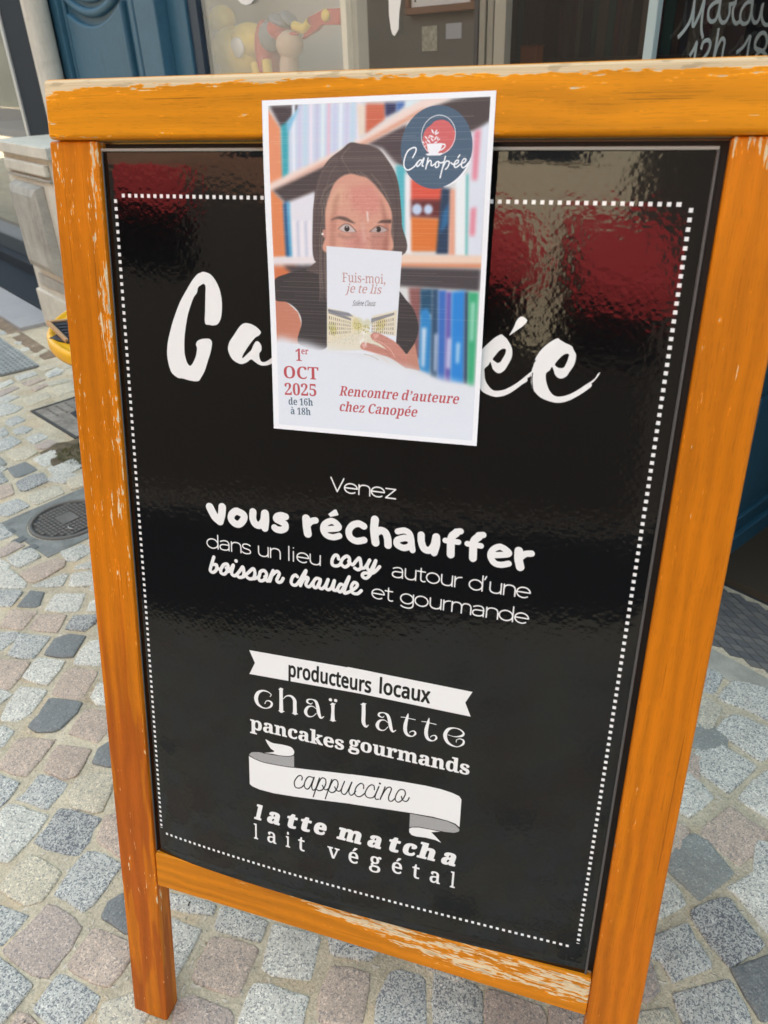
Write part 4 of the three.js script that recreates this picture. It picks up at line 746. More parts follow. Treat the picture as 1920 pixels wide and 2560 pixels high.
for (const line of STONES.trim().split('\n')) {
  const [k, body] = line.split(':'), P = pathPts(body).map((p) => [p[0] / 100, p[1] / 100]);
  const set = GR[k], { g, c } = stoneGeo(P, R(-0.0008, 0.0022)); laid.push({ P, c });
  part('cobble', g, set[Math.floor(rnd() * set.length)], pavement, [c[0], 0, c[1]]);
}
const NOSTONE = [];                                                // covers, plates and pits that interrupt the setts: [u, n, radius]
NOSTONE.push([-1.63, -0.06, 0.17], [-2.40, -0.46, 0.26], [-2.06, -0.30, 0.16]);
{
  const rest = { L: [], C: [], P: [], D: [] };
  const near = (x, z) => laid.some((s) => { const r = Math.hypot(s.c[0] - x, s.c[1] - z); return r < 0.062; });
  const rows = [];
  for (let i = -62; i < 30; i++) for (let j = -20; j < 34; j++) {
    const a = -0.42, gx = i * 0.092 + (j & 1) * 0.045, gz = j * 0.086;
    const bend = 0.10 * Math.sin(gx * 2.1) , u = gx * Math.cos(a) - (gz + bend) * Math.sin(a) - 0.6, n = gx * Math.sin(a) + (gz + bend) * Math.cos(a) + 0.1;
    if (n < -0.50 && u < -2.9 || n < -0.84 || n > 2.6 || u < -4.6 || u > 2.4) continue;
    if (NOSTONE.some((q) => Math.hypot(q[0] - u, q[1] - n) < q[2])) continue;
    if (u < -3.05 && n > -0.52 && n < -0.26) continue;
    const c = un(u, 0, n); if (near(c.x, c.z)) continue;
    const w = R(0.034, 0.041), h = R(0.031, 0.037), P = [[-w, -h], [w, -h], [w, h], [-w, h]].map(([x, z]) => { const b = a + TH; x += R(-0.005, 0.005); z += R(-0.005, 0.005); return [c.x + x * Math.cos(b) - z * Math.sin(b), c.z + x * Math.sin(b) + z * Math.cos(b)]; });
    if (laid.some((s) => s.P.some((q) => P.some((p) => Math.hypot(p[0] - q[0], p[1] - q[1]) < 0.012)) && Math.hypot(s.c[0] - c.x, s.c[1] - c.z) < 0.075)) continue;
    rows.push([P, c]);
  }
  for (const [P, c] of rows) { const t = rnd(), k = t < 0.55 ? 'L' : t < 0.7 ? 'C' : t < 0.92 ? 'P' : 'D'; const s = stoneGeo(P, R(-0.001, 0.002)); s.g.translate(s.c[0], 0, s.c[1]); rest[k].push(s.g); }
  for (const k in rest) if (rest[k].length) tag(part('cobbles', mergeGeometries(rest[k]), GR[k][0], pavement), 'more setts of the same paving further along', null, null, 'stuff');
}
// grit and crumbs in the joints
{
  const g = new THREE.DodecahedronGeometry(1, 0), n = 900, im = new THREE.InstancedMesh(g, M([0.40, 0.35, 0.27], 0.95), n), m = new THREE.Matrix4(), q = new THREE.Quaternion(), e = new THREE.Euler();
  for (let i = 0; i < n; i++) { const u = R(-2.6, 0.9), c = un(u, R(-0.003, -0.001), R(-0.8, 0.8)), s = R(0.0006, 0.0019); e.set(R(0, 6), R(0, 6), R(0, 6)); m.compose(c, q.setFromEuler(e), new THREE.Vector3(s, s * 0.7, s * R(0.7, 1.3))); im.setMatrixAt(i, m); im.setColorAt(i, new THREE.Color().setRGB(R(0.6, 1.2), R(0.6, 1.1), R(0.55, 1.1))); }
  im.name = 'gravel'; im.userData.kind = 'stuff'; pavement.add(shadows(im));
}

// ---------------------------------------------------------------- the pavement sign
const FOOT = 1.1255, DX = 0.27;
const sign = thing('pavement_sign', 'weathered orange wooden A-frame sign with a black printed menu panel', 'sign');
sign.position.set(0, -0.003, 0.2516); sign.rotation.x = -12.92 * Math.PI / 180;
const X = (mm) => mm / 1000 - DX, Y = (mm) => FOOT - mm / 1000;
function legCut(g) { const p = g.attributes.position; for (let i = 0; i < p.count; i++) if (p.getY(i) < 0.02) p.setY(i, 0.0031 - p.getZ(i) * 0.2294 + (p.getY(i) > -0.004 ? Math.max(0, p.getY(i)) * 0.4 : 0)); g.computeVertexNormals(); return g; }
const tone = [0.67, 0.192, 0.003];
{
  // header: bare along the whole upper edge, flaked at its left end and along the lower edge
  const x0 = X(-61.8), x1 = X(622), y0 = Y(-49), y1 = Y(-101.2), L = x1 - x0, W = y1 - y0;
  const g = boardUV(bx(x0, x1, y0, y1, -0.026, 0.0145, 0.0042), 'x', x0, L, y0, W);
  const m = woodMat(L, W, 301, [0.83, 0.297, 0.004], (x, y) => 0.62 * sm(W - 0.0085 - 0.006 * fbm(x * 9, 3, 5, 3), W - 0.002, y) + 0.22 * sm(0.03, 0.0, x) + 0.26 * sm(0.006, 0.0, y) * fbm(x * 12, 1, 8, 2) + 0.20 * sm(0.018, 0.0, Math.abs(y - W * (0.86 - 0.1 * x))) * fbm(x * 8, 1, 4, 2) + 0.0);
  part('header_board', g, m, sign);
}
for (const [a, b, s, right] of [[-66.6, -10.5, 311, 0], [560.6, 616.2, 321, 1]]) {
  const x0 = X(a), x1 = X(b), y1 = Y(-48.6), W = x1 - x0;
  const g = boardUV(legCut(bx(x0, x1, -0.008, y1, -0.022, 0.008, 0.003)), 'y', 0, y1, x0, W);
  const bare = right ? (x, y) => 0.30 * sm(y1 - 0.035, y1, x) + 0.10 * sm(0.004, 0, y) * fbm(x * 10, 2, 6, 2) - 0.045 + 0.07 * sm(0.6, 0.72, fbm(x * 5, y * 20, 77, 2))
    : (x, y) => 0.13 * sm(0.62, 1.05, x) * (sm(W - 0.022, W - 0.004, y) + 0.7 * sm(0.02, 0.008, y)) + 0.09 * sm(0.004, 0, Math.min(y, W - y)) + 0.0 + 0.07 * sm(0.55, 0.7, fbm(x * 6, y * 20, 55, 2));
  const stainShade = (x, y, q) => { const line = 0.30 + 0.30 * fbm(y * 120, x * 3, q + 90, 3), worn = sm(0.58, 0.70, fbm(x * 7, y * 70, q + 95, 3)); return (right ? 0.25 : 0.72) * sm(line + 0.22, line - 0.02, x + 0.12 * (fbm(x * 9, y * 160, q + 93, 3) - 0.5)) * (1 - 0.75 * worn); };  // staining and shade painted together into the wood colour, darker towards the foot
  part('stile', g, woodMat(y1, W, s, tone, bare, stainShade), sign);
}
{
  const x0 = X(-10.4), x1 = X(560.4), y0 = Y(872.8), y1 = Y(816.6), L = x1 - x0, W = y1 - y0;
  const g = boardUV(bx(x0, x1, y0, y1, -0.020, 0.0065, 0.003), 'x', x0, L, y0, W);
  part('bottom_rail', g, woodMat(L, W, 331, [0.66, 0.215, 0.005], (x, y) => 0.36 * sm(0.13, 0.25, x) * sm(W * 0.98 - 0.052 * sm(0.1, 0.42, x) - 0.001, W * 0.99 - 0.030 * sm(0.1, 0.42, x) + 0.003, y) * (0.75 + 0.4 * fbm(x * 10, y * 70, 88, 2)) + 0.3 * sm(0.005, 0.001, y) * fbm(x * 9, 3, 9, 2) + 0.0), sign);
}
const black = M([0.006, 0.006, 0.0065], 0.55);
part('backing_board', bx(X(-16), X(566), Y(820), Y(-47), -0.014, -0.0055), black, sign);
const bulge = (x, y) => { const tx = clamp((x + 12) / 574), ty = clamp((y - 400) / 420); return 0.0105 * Math.sin(Math.PI * Math.pow(tx, 0.75)) * ty * ty * (3 - 2 * ty); };
{
  const nx = 40, ny = 60, pos = [], uv = [], idx = [];
  for (let j = 0; j <= ny; j++) for (let i = 0; i <= nx; i++) { const x = SX0 + (SX1 - SX0) * i / nx, y = SY1 + (SY0 - SY1) * j / ny; pos.push(X(x), Y(y), bulge(x, y)); uv.push(i / nx, j / ny); }
  for (let j = 0; j < ny; j++) for (let i = 0; i < nx; i++) { const a = j * (nx + 1) + i, b = a + nx + 1; idx.push(a, a + 1, b, b, a + 1, b + 1); }
  const back = pos.length / 3; for (let i = 0; i < back; i++) { pos.push(pos[3 * i], pos[3 * i + 1], pos[3 * i + 2] - 0.0012); uv.push(0.001, 0.001); }
  const n0 = idx.length; for (let i = 0; i < n0; i += 3) idx.push(back + idx[i], back + idx[i + 2], back + idx[i + 1]);
  const rim = []; for (let i = 0; i <= nx; i++) rim.push(i); for (let j = 1; j <= ny; j++) rim.push(j * (nx + 1) + nx); for (let i = nx - 1; i >= 0; i--) rim.push(ny * (nx + 1) + i); for (let j = ny - 1; j > 0; j--) rim.push(j * (nx + 1));
  rim.forEach((a, i) => { const b = rim[(i + 1) % rim.length]; idx.push(a, back + a, b, b, back + a, back + b); });
  const g = new THREE.BufferGeometry(); g.setAttribute('position', new THREE.Float32BufferAttribute(pos, 3)); g.setAttribute('uv', new THREE.Float32BufferAttribute(uv, 2)); g.setIndex(idx); g.computeVertexNormals();
  // laminated film with a pebbled, wavy gloss
  const bumpMap = tex(1024, 1024, (x, y, o) => { const q = (f, s) => vn(x / 1024 * f, y / 1024 * f * 1.0, s, f, f); o[0] = o[1] = o[2] = 0.30 * q(110, 401) + 0.10 * q(230, 402) + 0.34 * q(46, 404) + 0.26 * q(17, 403); }, false);
  bumpMap.repeat.set(1.5, 2.28);
  part('printed_panel', g, new THREE.MeshPhysicalMaterial({ map: sheetCanvas(), roughness: 0.07, ior: 1.5, bumpMap, bumpScale: 0.00012 }), sign);
}
{
  const litEdge = M([0.42, 0.41, 0.38], 0.22), h = 0.0016;
  const bar = (w, l) => { const g = new THREE.CylinderGeometry(w, w, l, 6); return g; };
  const t = bar(h, (SX1 - SX0) / 1000); t.rotateZ(Math.PI / 2); t.translate(X((SX0 + SX1) / 2), Y(SY0 + 0.5), 0.0012); const s = bar(h, (SY1 - SY0 - 4) / 1000); s.translate(X(SX1 - 0.5), Y((SY0 + SY1) / 2), 0.0008); const l = bar(h * 0.8, (SY1 - SY0 - 4) / 1000); l.translate(X(SX0 + 0.6), Y((SY0 + SY1) / 2), 0.0008);
  part('cover_edge', t, litEdge, sign); for (const g of [s, l]) part('cover_edge', g, M([0.085, 0.083, 0.08], 0.3), sign);  // one plastic; sky reflection painted pale on the top bar, shade on the sides
}
{ // the rear leaf of the A-frame, leaning the other way behind the panel
  const wood = M([0.42, 0.15, 0.02], 0.5), rear = new THREE.Group(); rear.name = 'rear_frame'; sign.add(rear); rear.position.set(0, Y(60), -0.03); rear.rotation.x = 25 * Math.PI / 180;
  const lz = 1.07; for (const x of [X(-66), X(562)]) part('leg', bx(x, x + 0.054, -lz, 0, -0.03, -0.002, 0.003), wood, rear);
  part('rail', bx(X(-11.5), X(561.5), -lz + 0.25, -lz + 0.30, -0.028, -0.004, 0.003), wood, rear); part('rail', bx(X(-11.5), X(561.5), -0.06, -0.002, -0.028, -0.004, 0.003), wood, rear);
  part('back_panel', bx(X(-11), X(561), -lz + 0.302, -0.062, -0.02, -0.012), black, rear);
}
// ---------------------------------------------------------------- the flyer taped over the sign
const flyer = thing('event_flyer', 'white paper flyer with a portrait photo taped over the top of the sign', 'flyer');
flyer.position.copy(sign.position); flyer.rotation.copy(sign.rotation);
{
  const C = [[170.4, -78.5], [378.3, -81.9], [382.0, 214.5], [172.6, 218.1]], nx = 16, ny = 40, pos = [], uv = [], idx = [];
  for (let j = 0; j <= ny; j++) for (let i = 0; i <= nx; i++) {
    const s = i / nx, t = j / ny, x = (C[0][0] * (1 - s) + C[1][0] * s) * (1 - t) + (C[3][0] * (1 - s) + C[2][0] * s) * t, y = (C[0][1] * (1 - s) + C[1][1] * s) * (1 - t) + (C[3][1] * (1 - s) + C[2][1] * s) * t;
    const z = 0.0040 + 0.0113 * (1 - sm(0.06, 0.95, t)) + 0.0008 * Math.sin(s * 3.1 + 0.4) * sm(0.3, 1, t) + 0.0006 * Math.sin(t * 9 + s * 2) * sm(0.2, 0.5, t);
    pos.push(X(x), Y(y), z); uv.push(s, 1 - t);
  }
  for (let j = 0; j < ny; j++) for (let i = 0; i < nx; i++) { const a = j * (nx + 1) + i, b = a + nx + 1; idx.push(a, b, a + 1, a + 1, b, b + 1); }
  const g = new THREE.BufferGeometry(); g.setAttribute('position', new THREE.Float32BufferAttribute(pos, 3)); g.setAttribute('uv', new THREE.Float32BufferAttribute(uv, 2)); g.setIndex(idx); g.computeVertexNormals();
  part('paper', g, M(0xffffff, 0.72, { map: flyerCanvas(), side: THREE.DoubleSide }), flyer);
}

// ---------------------------------------------------------------- the cafe front
const cafe = facade('cafe_front', 'blue painted cafe shop front with moulded pilaster, big window and recessed doorway', 'shop front');
{
  const Z = (u0, u1, y0, y1, n0, n1, m = blue, name = 'panelling', r = 0.004) => part(name, bx(u0, u1, y0, y1, n0, n1, r), m, cafe);
  // pilaster: flat edge, sunk field, raised inner panel with a hollowed top, beads
  Z(-3.62, -3.535, 0, 2.75, -1.2, -1.085, blue, 'pilaster_edge');
  Z(-3.535, -2.79, 0, 2.75, -1.2, -1.119, blue, 'pilaster_field', 0);
  Z(-2.79, -2.712, 0, 2.75, -1.2, -1.085, blue, 'pilaster_edge');
  Z(-2.708, -2.535, 0, 2.75, -1.2, -1.070, blue, 'pilaster_edge', 0.006);
  for (const u of [-3.505, -2.812, -2.737]) part('bead', tube([[u, 0.05, -1.085 - (u < -2.78 ? 0.026 : 0)], [u, 1.4, -1.085 - (u < -2.78 ? 0.026 : 0)], [u, 2.7, -1.085 - (u < -2.78 ? 0.026 : 0)]], 0.012, 8), blue, cafe);
  { // raised panel, its top edge cut by an arc about the round ornament above it
    const cx = -3.185, cy = 2.03, r = 0.69, u0 = -3.455, u1 = -2.885, s = new THREE.Shape(); s.moveTo(u0, 0.15); s.lineTo(u1, 0.15);
    for (let i = 0; i <= 20; i++) { const u = u1 + (u0 - u1) * i / 20; s.lineTo(u, cy - Math.sqrt(r * r - (u - cx) ** 2)); }
    const g = new THREE.ExtrudeGeometry(s, { depth: 0.012, bevelEnabled: true, bevelThickness: 0.014, bevelSize: 0.012, bevelSegments: 3 }); g.translate(0, 0, -1.119); part('raised_panel', metreUV(g), blue, cafe);
    for (const [rr, w] of [[0.632, 0.018], [0.585, 0.012]]) { const t = new THREE.TorusGeometry(rr, w, 8, 90); t.translate(cx, cy, -1.115); part('round_moulding', t, blue, cafe); }
    const d = new THREE.CylinderGeometry(0.575, 0.575, 0.012, 64); d.rotateX(Math.PI / 2); d.translate(cx, cy, -1.116); part('medallion', d, blue, cafe);
  }
  // window frame steps back to the glass
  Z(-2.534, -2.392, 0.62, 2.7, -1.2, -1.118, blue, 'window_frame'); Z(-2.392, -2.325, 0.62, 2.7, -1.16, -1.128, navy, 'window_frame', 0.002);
  Z(-2.325, -0.16, 2.55, 2.75, -1.16, -1.0, blue, 'window_head'); Z(-2.534, -0.12, 0.56, 0.62, -1.25, -0.965, blue, 'window_sill', 0.008);
  Z(-2.534, -0.16, 0, 0.56, -1.2, -0.99, blue, 'stall_riser');
  for (const u of [-2.2, -1.52, -0.84]) { Z(u, u + 0.56, 0.12, 0.46, -0.99, -0.976, blue, 'riser_panel', 0.005); }
  // glass: front pane, corner edge, return pane into the doorway
  part('window_pane', bx(-2.325, -0.476, 0.62, 2.55, -1.148, -1.140), glass, cafe);
  part('return_pane', bx(-0.476, -0.468, 0.62, 2.55, -2.6, -1.152), glass, cafe);
  part('glass_edge', bx(-0.483, -0.461, 0.62, 2.55, -1.150, -1.130, 0.003), M([0.42, 0.52, 0.52], 0.25), cafe);
  // doorway: riser that runs back along the entrance, with moulded panels
  Z(-0.40, -0.16, 0, 0.56, -2.6, -1.205, blue, 'doorway_riser');
  for (const n of [-1.30, -2.0]) { Z(-0.16, -0.150, 0.17, 0.47, n - 0.58, n, blue, 'riser_panel', 0.004); }
  part('riser_bead', bx(-0.16, -0.142, 0.0, 0.07, -2.6, -1.0, 0.004), blue, cafe); part('riser_bead', bx(-0.16, -0.148, 0.11, 0.125, -2.6, -1.0, 0.003), blue, cafe);
  // the door end of the recess and the pier on its far side
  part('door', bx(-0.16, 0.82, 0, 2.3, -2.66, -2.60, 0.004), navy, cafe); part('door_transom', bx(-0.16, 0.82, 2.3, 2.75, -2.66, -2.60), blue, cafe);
  Z(0.82, 1.5, 0, 2.75, -2.66, -0.99, blue, 'pier'); Z(1.5, 9.5, 0, 2.75, -1.2, -1.0, blue, 'front_panelling');
  // white brush lettering on the pane
  const white = M([0.78, 0.77, 0.73], 0.6), letter = (P) => { const g = extrude(P, 0.0012); g.translate(0, 0, -1.1385); part('window_lettering', g, white, cafe); };
  letter([[-2.06, 1.46], [-2.056, 1.375], [-2.035, 1.364], [-2.006, 1.358], [-1.975, 1.361], [-1.955, 1.37], [-1.945, 1.46]]);
  letter([[-1.288, 1.46], [-1.289, 1.294], [-1.283, 1.264], [-1.277, 1.250], [-1.268, 1.246], [-1.251, 1.261], [-1.247, 1.30], [-1.239, 1.325], [-1.20, 1.37], [-1.19, 1.46]]);
  // opening hours handwritten on the return pane
  const HOURS = ['-1.229,1.214 -1.248,1.225 -1.266,1.242 -1.273,1.267 -1.272,1.280 -1.275,1.260 -1.282,1.233 -1.301,1.256 -1.311,1.281 -1.312,1.252 -1.317,1.227 -1.329,1.211',
    '-1.372,1.278 -1.354,1.275 -1.335,1.264 -1.338,1.248 -1.354,1.241 -1.371,1.246 -1.377,1.271 -1.376,1.283 -1.381,1.252 -1.399,1.239 -1.415,1.242 -1.423,1.255 -1.418,1.275',
    '-1.416,1.272 -1.438,1.275 -1.444,1.278 -1.436,1.264 -1.444,1.245 -1.460,1.237 -1.476,1.241', '-1.512,1.278 -1.493,1.276 -1.474,1.262 -1.475,1.245 -1.492,1.236 -1.514,1.241 -1.519,1.272 -1.512,1.290 -1.524,1.252 -1.543,1.238 -1.559,1.242 -1.565,1.272',
    '-1.567,1.276 -1.570,1.252 -1.588,1.236 -1.608,1.233 -1.624,1.239', '-1.286,1.179 -1.300,1.193 -1.307,1.204 -1.307,1.191 -1.307,1.167', '-1.328,1.190 -1.332,1.202 -1.349,1.207 -1.363,1.201 -1.362,1.188 -1.348,1.175 -1.334,1.166 -1.373,1.166',
    '-1.388,1.229 -1.389,1.206 -1.388,1.170 -1.396,1.194 -1.410,1.209 -1.423,1.203 -1.423,1.188 -1.423,1.170', '-1.485,1.180 -1.513,1.192 -1.535,1.212 -1.536,1.194 -1.538,1.163', '-1.626,1.195 -1.605,1.215 -1.580,1.216 -1.563,1.202 -1.570,1.188 -1.599,1.180 -1.619,1.187 -1.618,1.205 -1.598,1.217 -1.577,1.212 -1.565,1.191 -1.606,1.180 -1.635,1.166 -1.610,1.158 -1.578,1.169 -1.598,1.182'];
  const chalk = M([0.62, 0.68, 0.65], 0.8), hand = HOURS.map((s) => { const P = pathPts(s); const g = tube(P.map((p) => [0, p[1], p[0]]), 0.0046, P.length * 6, 6); g.scale(0.12, 1, 1); return g; });
  const hours = part('opening_hours', mergeGeometries(hand), chalk, cafe, [-0.4668, 0, 0]); hours.userData.label = 'pale handwritten opening hours on the glass';
  // upper storeys, floor slab and inside of the shop
  part('upper_wall', bx(-14, 12, 2.75, 7.2, -6.5, -1.06), limestone, cafe); part('cornice', bx(-14.1, 12.1, 2.75, 2.9, -1.06, -0.8, 0.02), limestone, cafe);
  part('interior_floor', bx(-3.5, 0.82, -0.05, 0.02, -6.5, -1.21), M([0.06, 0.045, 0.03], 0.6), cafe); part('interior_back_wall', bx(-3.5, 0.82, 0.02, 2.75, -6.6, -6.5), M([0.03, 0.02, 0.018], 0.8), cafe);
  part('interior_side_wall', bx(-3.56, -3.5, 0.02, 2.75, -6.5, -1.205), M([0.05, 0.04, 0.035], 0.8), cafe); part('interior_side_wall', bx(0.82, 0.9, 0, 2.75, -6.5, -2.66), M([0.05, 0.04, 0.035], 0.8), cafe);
  part('haze_panel', bx(-3.3, -2.005, 0.64, 2.5, -1.60, -1.56), M([0.50, 0.50, 0.46], 0.8), cafe);  // pale panel added behind the glass, standing in for its reflected haze
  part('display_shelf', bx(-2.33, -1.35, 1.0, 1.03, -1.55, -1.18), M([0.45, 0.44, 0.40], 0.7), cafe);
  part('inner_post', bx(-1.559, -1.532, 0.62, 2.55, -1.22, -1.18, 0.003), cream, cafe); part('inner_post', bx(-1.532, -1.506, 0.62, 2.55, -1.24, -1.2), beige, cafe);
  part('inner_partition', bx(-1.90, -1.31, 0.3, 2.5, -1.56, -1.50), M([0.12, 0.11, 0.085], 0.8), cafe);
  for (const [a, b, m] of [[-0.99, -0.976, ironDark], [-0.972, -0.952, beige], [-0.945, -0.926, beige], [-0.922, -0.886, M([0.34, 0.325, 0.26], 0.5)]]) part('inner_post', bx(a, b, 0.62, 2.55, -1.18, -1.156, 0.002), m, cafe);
}
const inside = (name, label, cat) => facade(name, label, cat);
{
  const f = inside('notice_frame', 'brown wooden frame with a printed notice on the grey wall inside the window', 'picture frame');
  const wood = M([0.16, 0.075, 0.03], 0.5), y0 = 1.308, y1 = 1.55;
  part('frame_rail', bx(-1.607, -1.298, y0, y0 + 0.02, -1.50, -1.478, 0.003), wood, f); part('frame_rail', bx(-1.607, -1.298, y1, y1 + 0.02, -1.50, -1.478, 0.003), wood, f);
  for (const u of [-1.607, -1.318]) part('frame_rail', bx(u, u + 0.02, y0 + 0.02, y1, -1.50, -1.478, 0.003), wood, f);
  const c = document.createElement('canvas'); c.width = 256; c.height = 192; const x = c.getContext('2d'); x.fillStyle = '#d6d4ce'; x.fillRect(0, 0, 256, 192); x.fillStyle = '#2a2a2a'; x.font = 'bold 15px serif'; x.fillText('Rue de', 112, 176); x.fillRect(164, 168, 24, 5); x.fillRect(14, 130, 7, 50);
  const t = new THREE.CanvasTexture(c); t.colorSpace = THREE.SRGBColorSpace; const g = new THREE.PlaneGeometry(0.269, y1 - y0 - 0.02); part('notice', g, M(0xffffff, 0.8, { map: t }), f, [-1.4525, (y0 + y1) / 2 + 0.01, -1.490]);
  const n1 = inside('paper_note', 'pale patterned card pinned to the wall under the notice frame', 'note'); part('card', bx(-1.546, -1.476, 1.208, 1.276, -1.50, -1.497), weathered([0.30, 0.29, 0.22], 241, 0.05, 0.6), n1);
  const n2 = inside('paper_note', 'plain grey square note to the right of the patterned card', 'note'); part('card', bx(-1.437, -1.369, 1.238, 1.279, -1.50, -1.497), M([0.36, 0.36, 0.36], 0.8), n2);
}
{ // toys on the window shelf
  const ball = (a, b, c, x, y, z, rz = 0) => { const g = new THREE.SphereGeometry(1, 24, 16); g.scale(a, b, c); g.rotateZ(rz); g.translate(x, y, z); return g; };
  const yel = M([0.62, 0.44, 0.07], 0.85), red = M([0.40, 0.035, 0.03], 0.8), skin = M([0.50, 0.36, 0.26], 0.8), grey = M([0.16, 0.17, 0.19], 0.7), wht = M([0.6, 0.6, 0.58], 0.8);
  const b = inside('toy_bird', 'plump yellow toy bird behind the window at its left end', 'toy');
  part('body', mergeGeometries([ball(0.145, 0.09, 0.09, -2.45, 1.225, -1.36, -0.25), ball(0.10, 0.06, 0.07, -2.36, 1.265, -1.36, -0.1), ball(0.11, 0.11, 0.08, -2.46, 1.14, -1.36)]), yel, b); part('head', ball(0.055, 0.045, 0.05, -2.535, 1.345, -1.35), yel, b);
  { const g = new THREE.ConeGeometry(0.014, 0.07, 12); g.rotateZ(1.45); part('beak', g, M([0.6, 0.36, 0.12], 0.7), b, [-2.615, 1.352, -1.345]); } part('patch', ball(0.045, 0.035, 0.012, -2.355, 1.245, -1.295), wht, b);
  part('leg', tube([[-2.47, 1.14, -1.36], [-2.46, 1.09, -1.36], [-2.46, 1.03, -1.36]], 0.012, 6), yel, b); part('leg', tube([[-2.40, 1.14, -1.36], [-2.39, 1.09, -1.36], [-2.39, 1.03, -1.36]], 0.012, 6), yel, b);
  const p = inside('toy_figure', 'seated toy figure with red jacket and yellow boots holding up a red cloth', 'toy');
  part('jacket', mergeGeometries([ball(0.045, 0.13, 0.05, -2.245, 1.20, -1.36, 0.15), ball(0.05, 0.04, 0.05, -2.16, 1.29, -1.36), ball(0.09, 0.012, 0.03, -2.12, 1.275, -1.35)]), red, p); part('head', mergeGeometries([ball(0.058, 0.045, 0.045, -2.085, 1.245, -1.35), ball(0.035, 0.07, 0.035, -2.10, 1.175, -1.35, -0.2)]), skin, p);
  part('shirt', ball(0.05, 0.05, 0.04, -2.19, 1.275, -1.34), grey, p); part('hair', mergeGeometries([ball(0.05, 0.016, 0.04, -2.15, 1.32, -1.36, -0.4), ball(0.04, 0.012, 0.03, -2.09, 1.325, -1.36, -0.6)]), grey, p);
  part('boot', tube([[-2.27, 1.19, -1.31], [-2.24, 1.13, -1.30], [-2.20, 1.09, -1.30]], 0.016, 8), yel, p); part('boot', tube([[-2.185, 1.2, -1.31], [-2.165, 1.12, -1.30], [-2.125, 1.06, -1.30]], 0.018, 8), yel, p); part('arm', tube([[-2.06, 1.30, -1.36], [-2.0, 1.29, -1.36], [-1.96, 1.31, -1.36]], 0.016, 8), yel, p);
  part('cloth', metreUV(extrude([[-2.01, 1.262], [-1.93, 1.285], [-1.90, 1.30], [-1.80, 1.296], [-1.785, 1.335], [-1.88, 1.337], [-1.97, 1.318]], 0.01, 0.004)), red, p, [0, 0, -1.37]); part('emblem', ball(0.022, 0.018, 0.008, -1.862, 1.322, -1.352), yel, p);
}
{ // dark shop interior
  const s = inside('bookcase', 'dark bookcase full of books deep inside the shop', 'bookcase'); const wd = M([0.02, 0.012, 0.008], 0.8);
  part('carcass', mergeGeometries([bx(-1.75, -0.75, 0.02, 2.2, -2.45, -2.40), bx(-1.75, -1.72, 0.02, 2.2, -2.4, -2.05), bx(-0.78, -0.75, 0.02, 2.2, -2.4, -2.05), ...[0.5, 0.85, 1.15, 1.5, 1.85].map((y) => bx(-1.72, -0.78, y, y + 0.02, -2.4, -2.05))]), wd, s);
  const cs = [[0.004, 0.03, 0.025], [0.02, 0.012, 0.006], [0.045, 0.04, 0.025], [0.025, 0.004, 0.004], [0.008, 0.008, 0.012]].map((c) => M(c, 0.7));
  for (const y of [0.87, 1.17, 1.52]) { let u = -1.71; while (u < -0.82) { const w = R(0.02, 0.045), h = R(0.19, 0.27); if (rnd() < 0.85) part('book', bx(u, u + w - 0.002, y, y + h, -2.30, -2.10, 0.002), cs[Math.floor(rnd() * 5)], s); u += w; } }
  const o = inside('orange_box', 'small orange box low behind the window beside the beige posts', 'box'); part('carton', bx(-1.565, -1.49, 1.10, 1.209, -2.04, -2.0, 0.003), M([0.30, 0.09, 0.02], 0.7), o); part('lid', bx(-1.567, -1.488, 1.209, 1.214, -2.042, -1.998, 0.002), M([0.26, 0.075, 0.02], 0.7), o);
}
// ---------------------------------------------------------------- doorway floor
const door = new THREE.Group(); door.name = 'doorway_paving'; door.rotation.y = -TH; scene.add(door); tag(door, 'slate slab and diamond mosaic in front of the recessed doorway', null, null, 'structure');
{
  const slate = weathered([0.022, 0.027, 0.030], 251, 0.5, 0.5, 0.85, 0.3);
  part('slate_slab', bx(-0.155, 0.82, -0.03, -0.0005, -1.432, -1.205, 0.002), slate, door); part('slate_slab', bx(-0.155, 0.82, -0.03, -0.0005, -2.6, -1.438, 0.002), slate, door);
  part('brass_strip', bx(-0.155, 0.82, -0.02, 0.0, -1.438, -1.432), M([0.28, 0.24, 0.16], 0.5), door);
  part('mosaic_bed', bx(-0.155, 0.95, -0.03, -0.0055, -1.205, -0.958), matt([0.012, 0.011, 0.010], 0.95), door);
  part('kerb', bx(-2.4, 1.6, -0.03, 0.0005, -0.958, -0.888, 0.006), weathered([0.40, 0.38, 0.32], 261, 0.25, 0.3, 0.95), door);
  const E = 0.027, a = 25 * Math.PI / 180, ca = Math.cos(a) * E, sa = Math.sin(a) * E, k = 0.80;
  const dg = extrude([[-ca * k, 0], [0, -sa * k], [ca * k, 0], [0, sa * k]], 0.005, 0.0012); dg.rotateX(-Math.PI / 2);
  const mats = [[0.135, 0.133, 0.13], [0.15, 0.145, 0.14], [0.12, 0.122, 0.125], [0.165, 0.16, 0.15]].map((c) => matt(c, 0.85)), far = []; let count = 0;
  for (let i = -60; i < 80; i++) for (let j = -60; j < 80; j++) {
    const u = (i + j) * ca + 0.05, n = (i - j) * sa - 1.0; if (u < -0.14 || u > 0.92 || n < -1.192 || n > -0.972) continue;
    if (u > -0.13 && u < 0.26 && count < 290) { part('diamond_tile', dg, mats[Math.floor(hash(i, j, 4) * 4)], door, [u, -0.0055 + 0.0008 * hash(i, j, 8), n]); count++; } else { const g = dg.clone(); g.translate(u, -0.0055, n); far.push(g); }
  }
  if (far.length) part('diamond_tiles', mergeGeometries(far), mats[0], door).userData.kind = 'stuff';
}
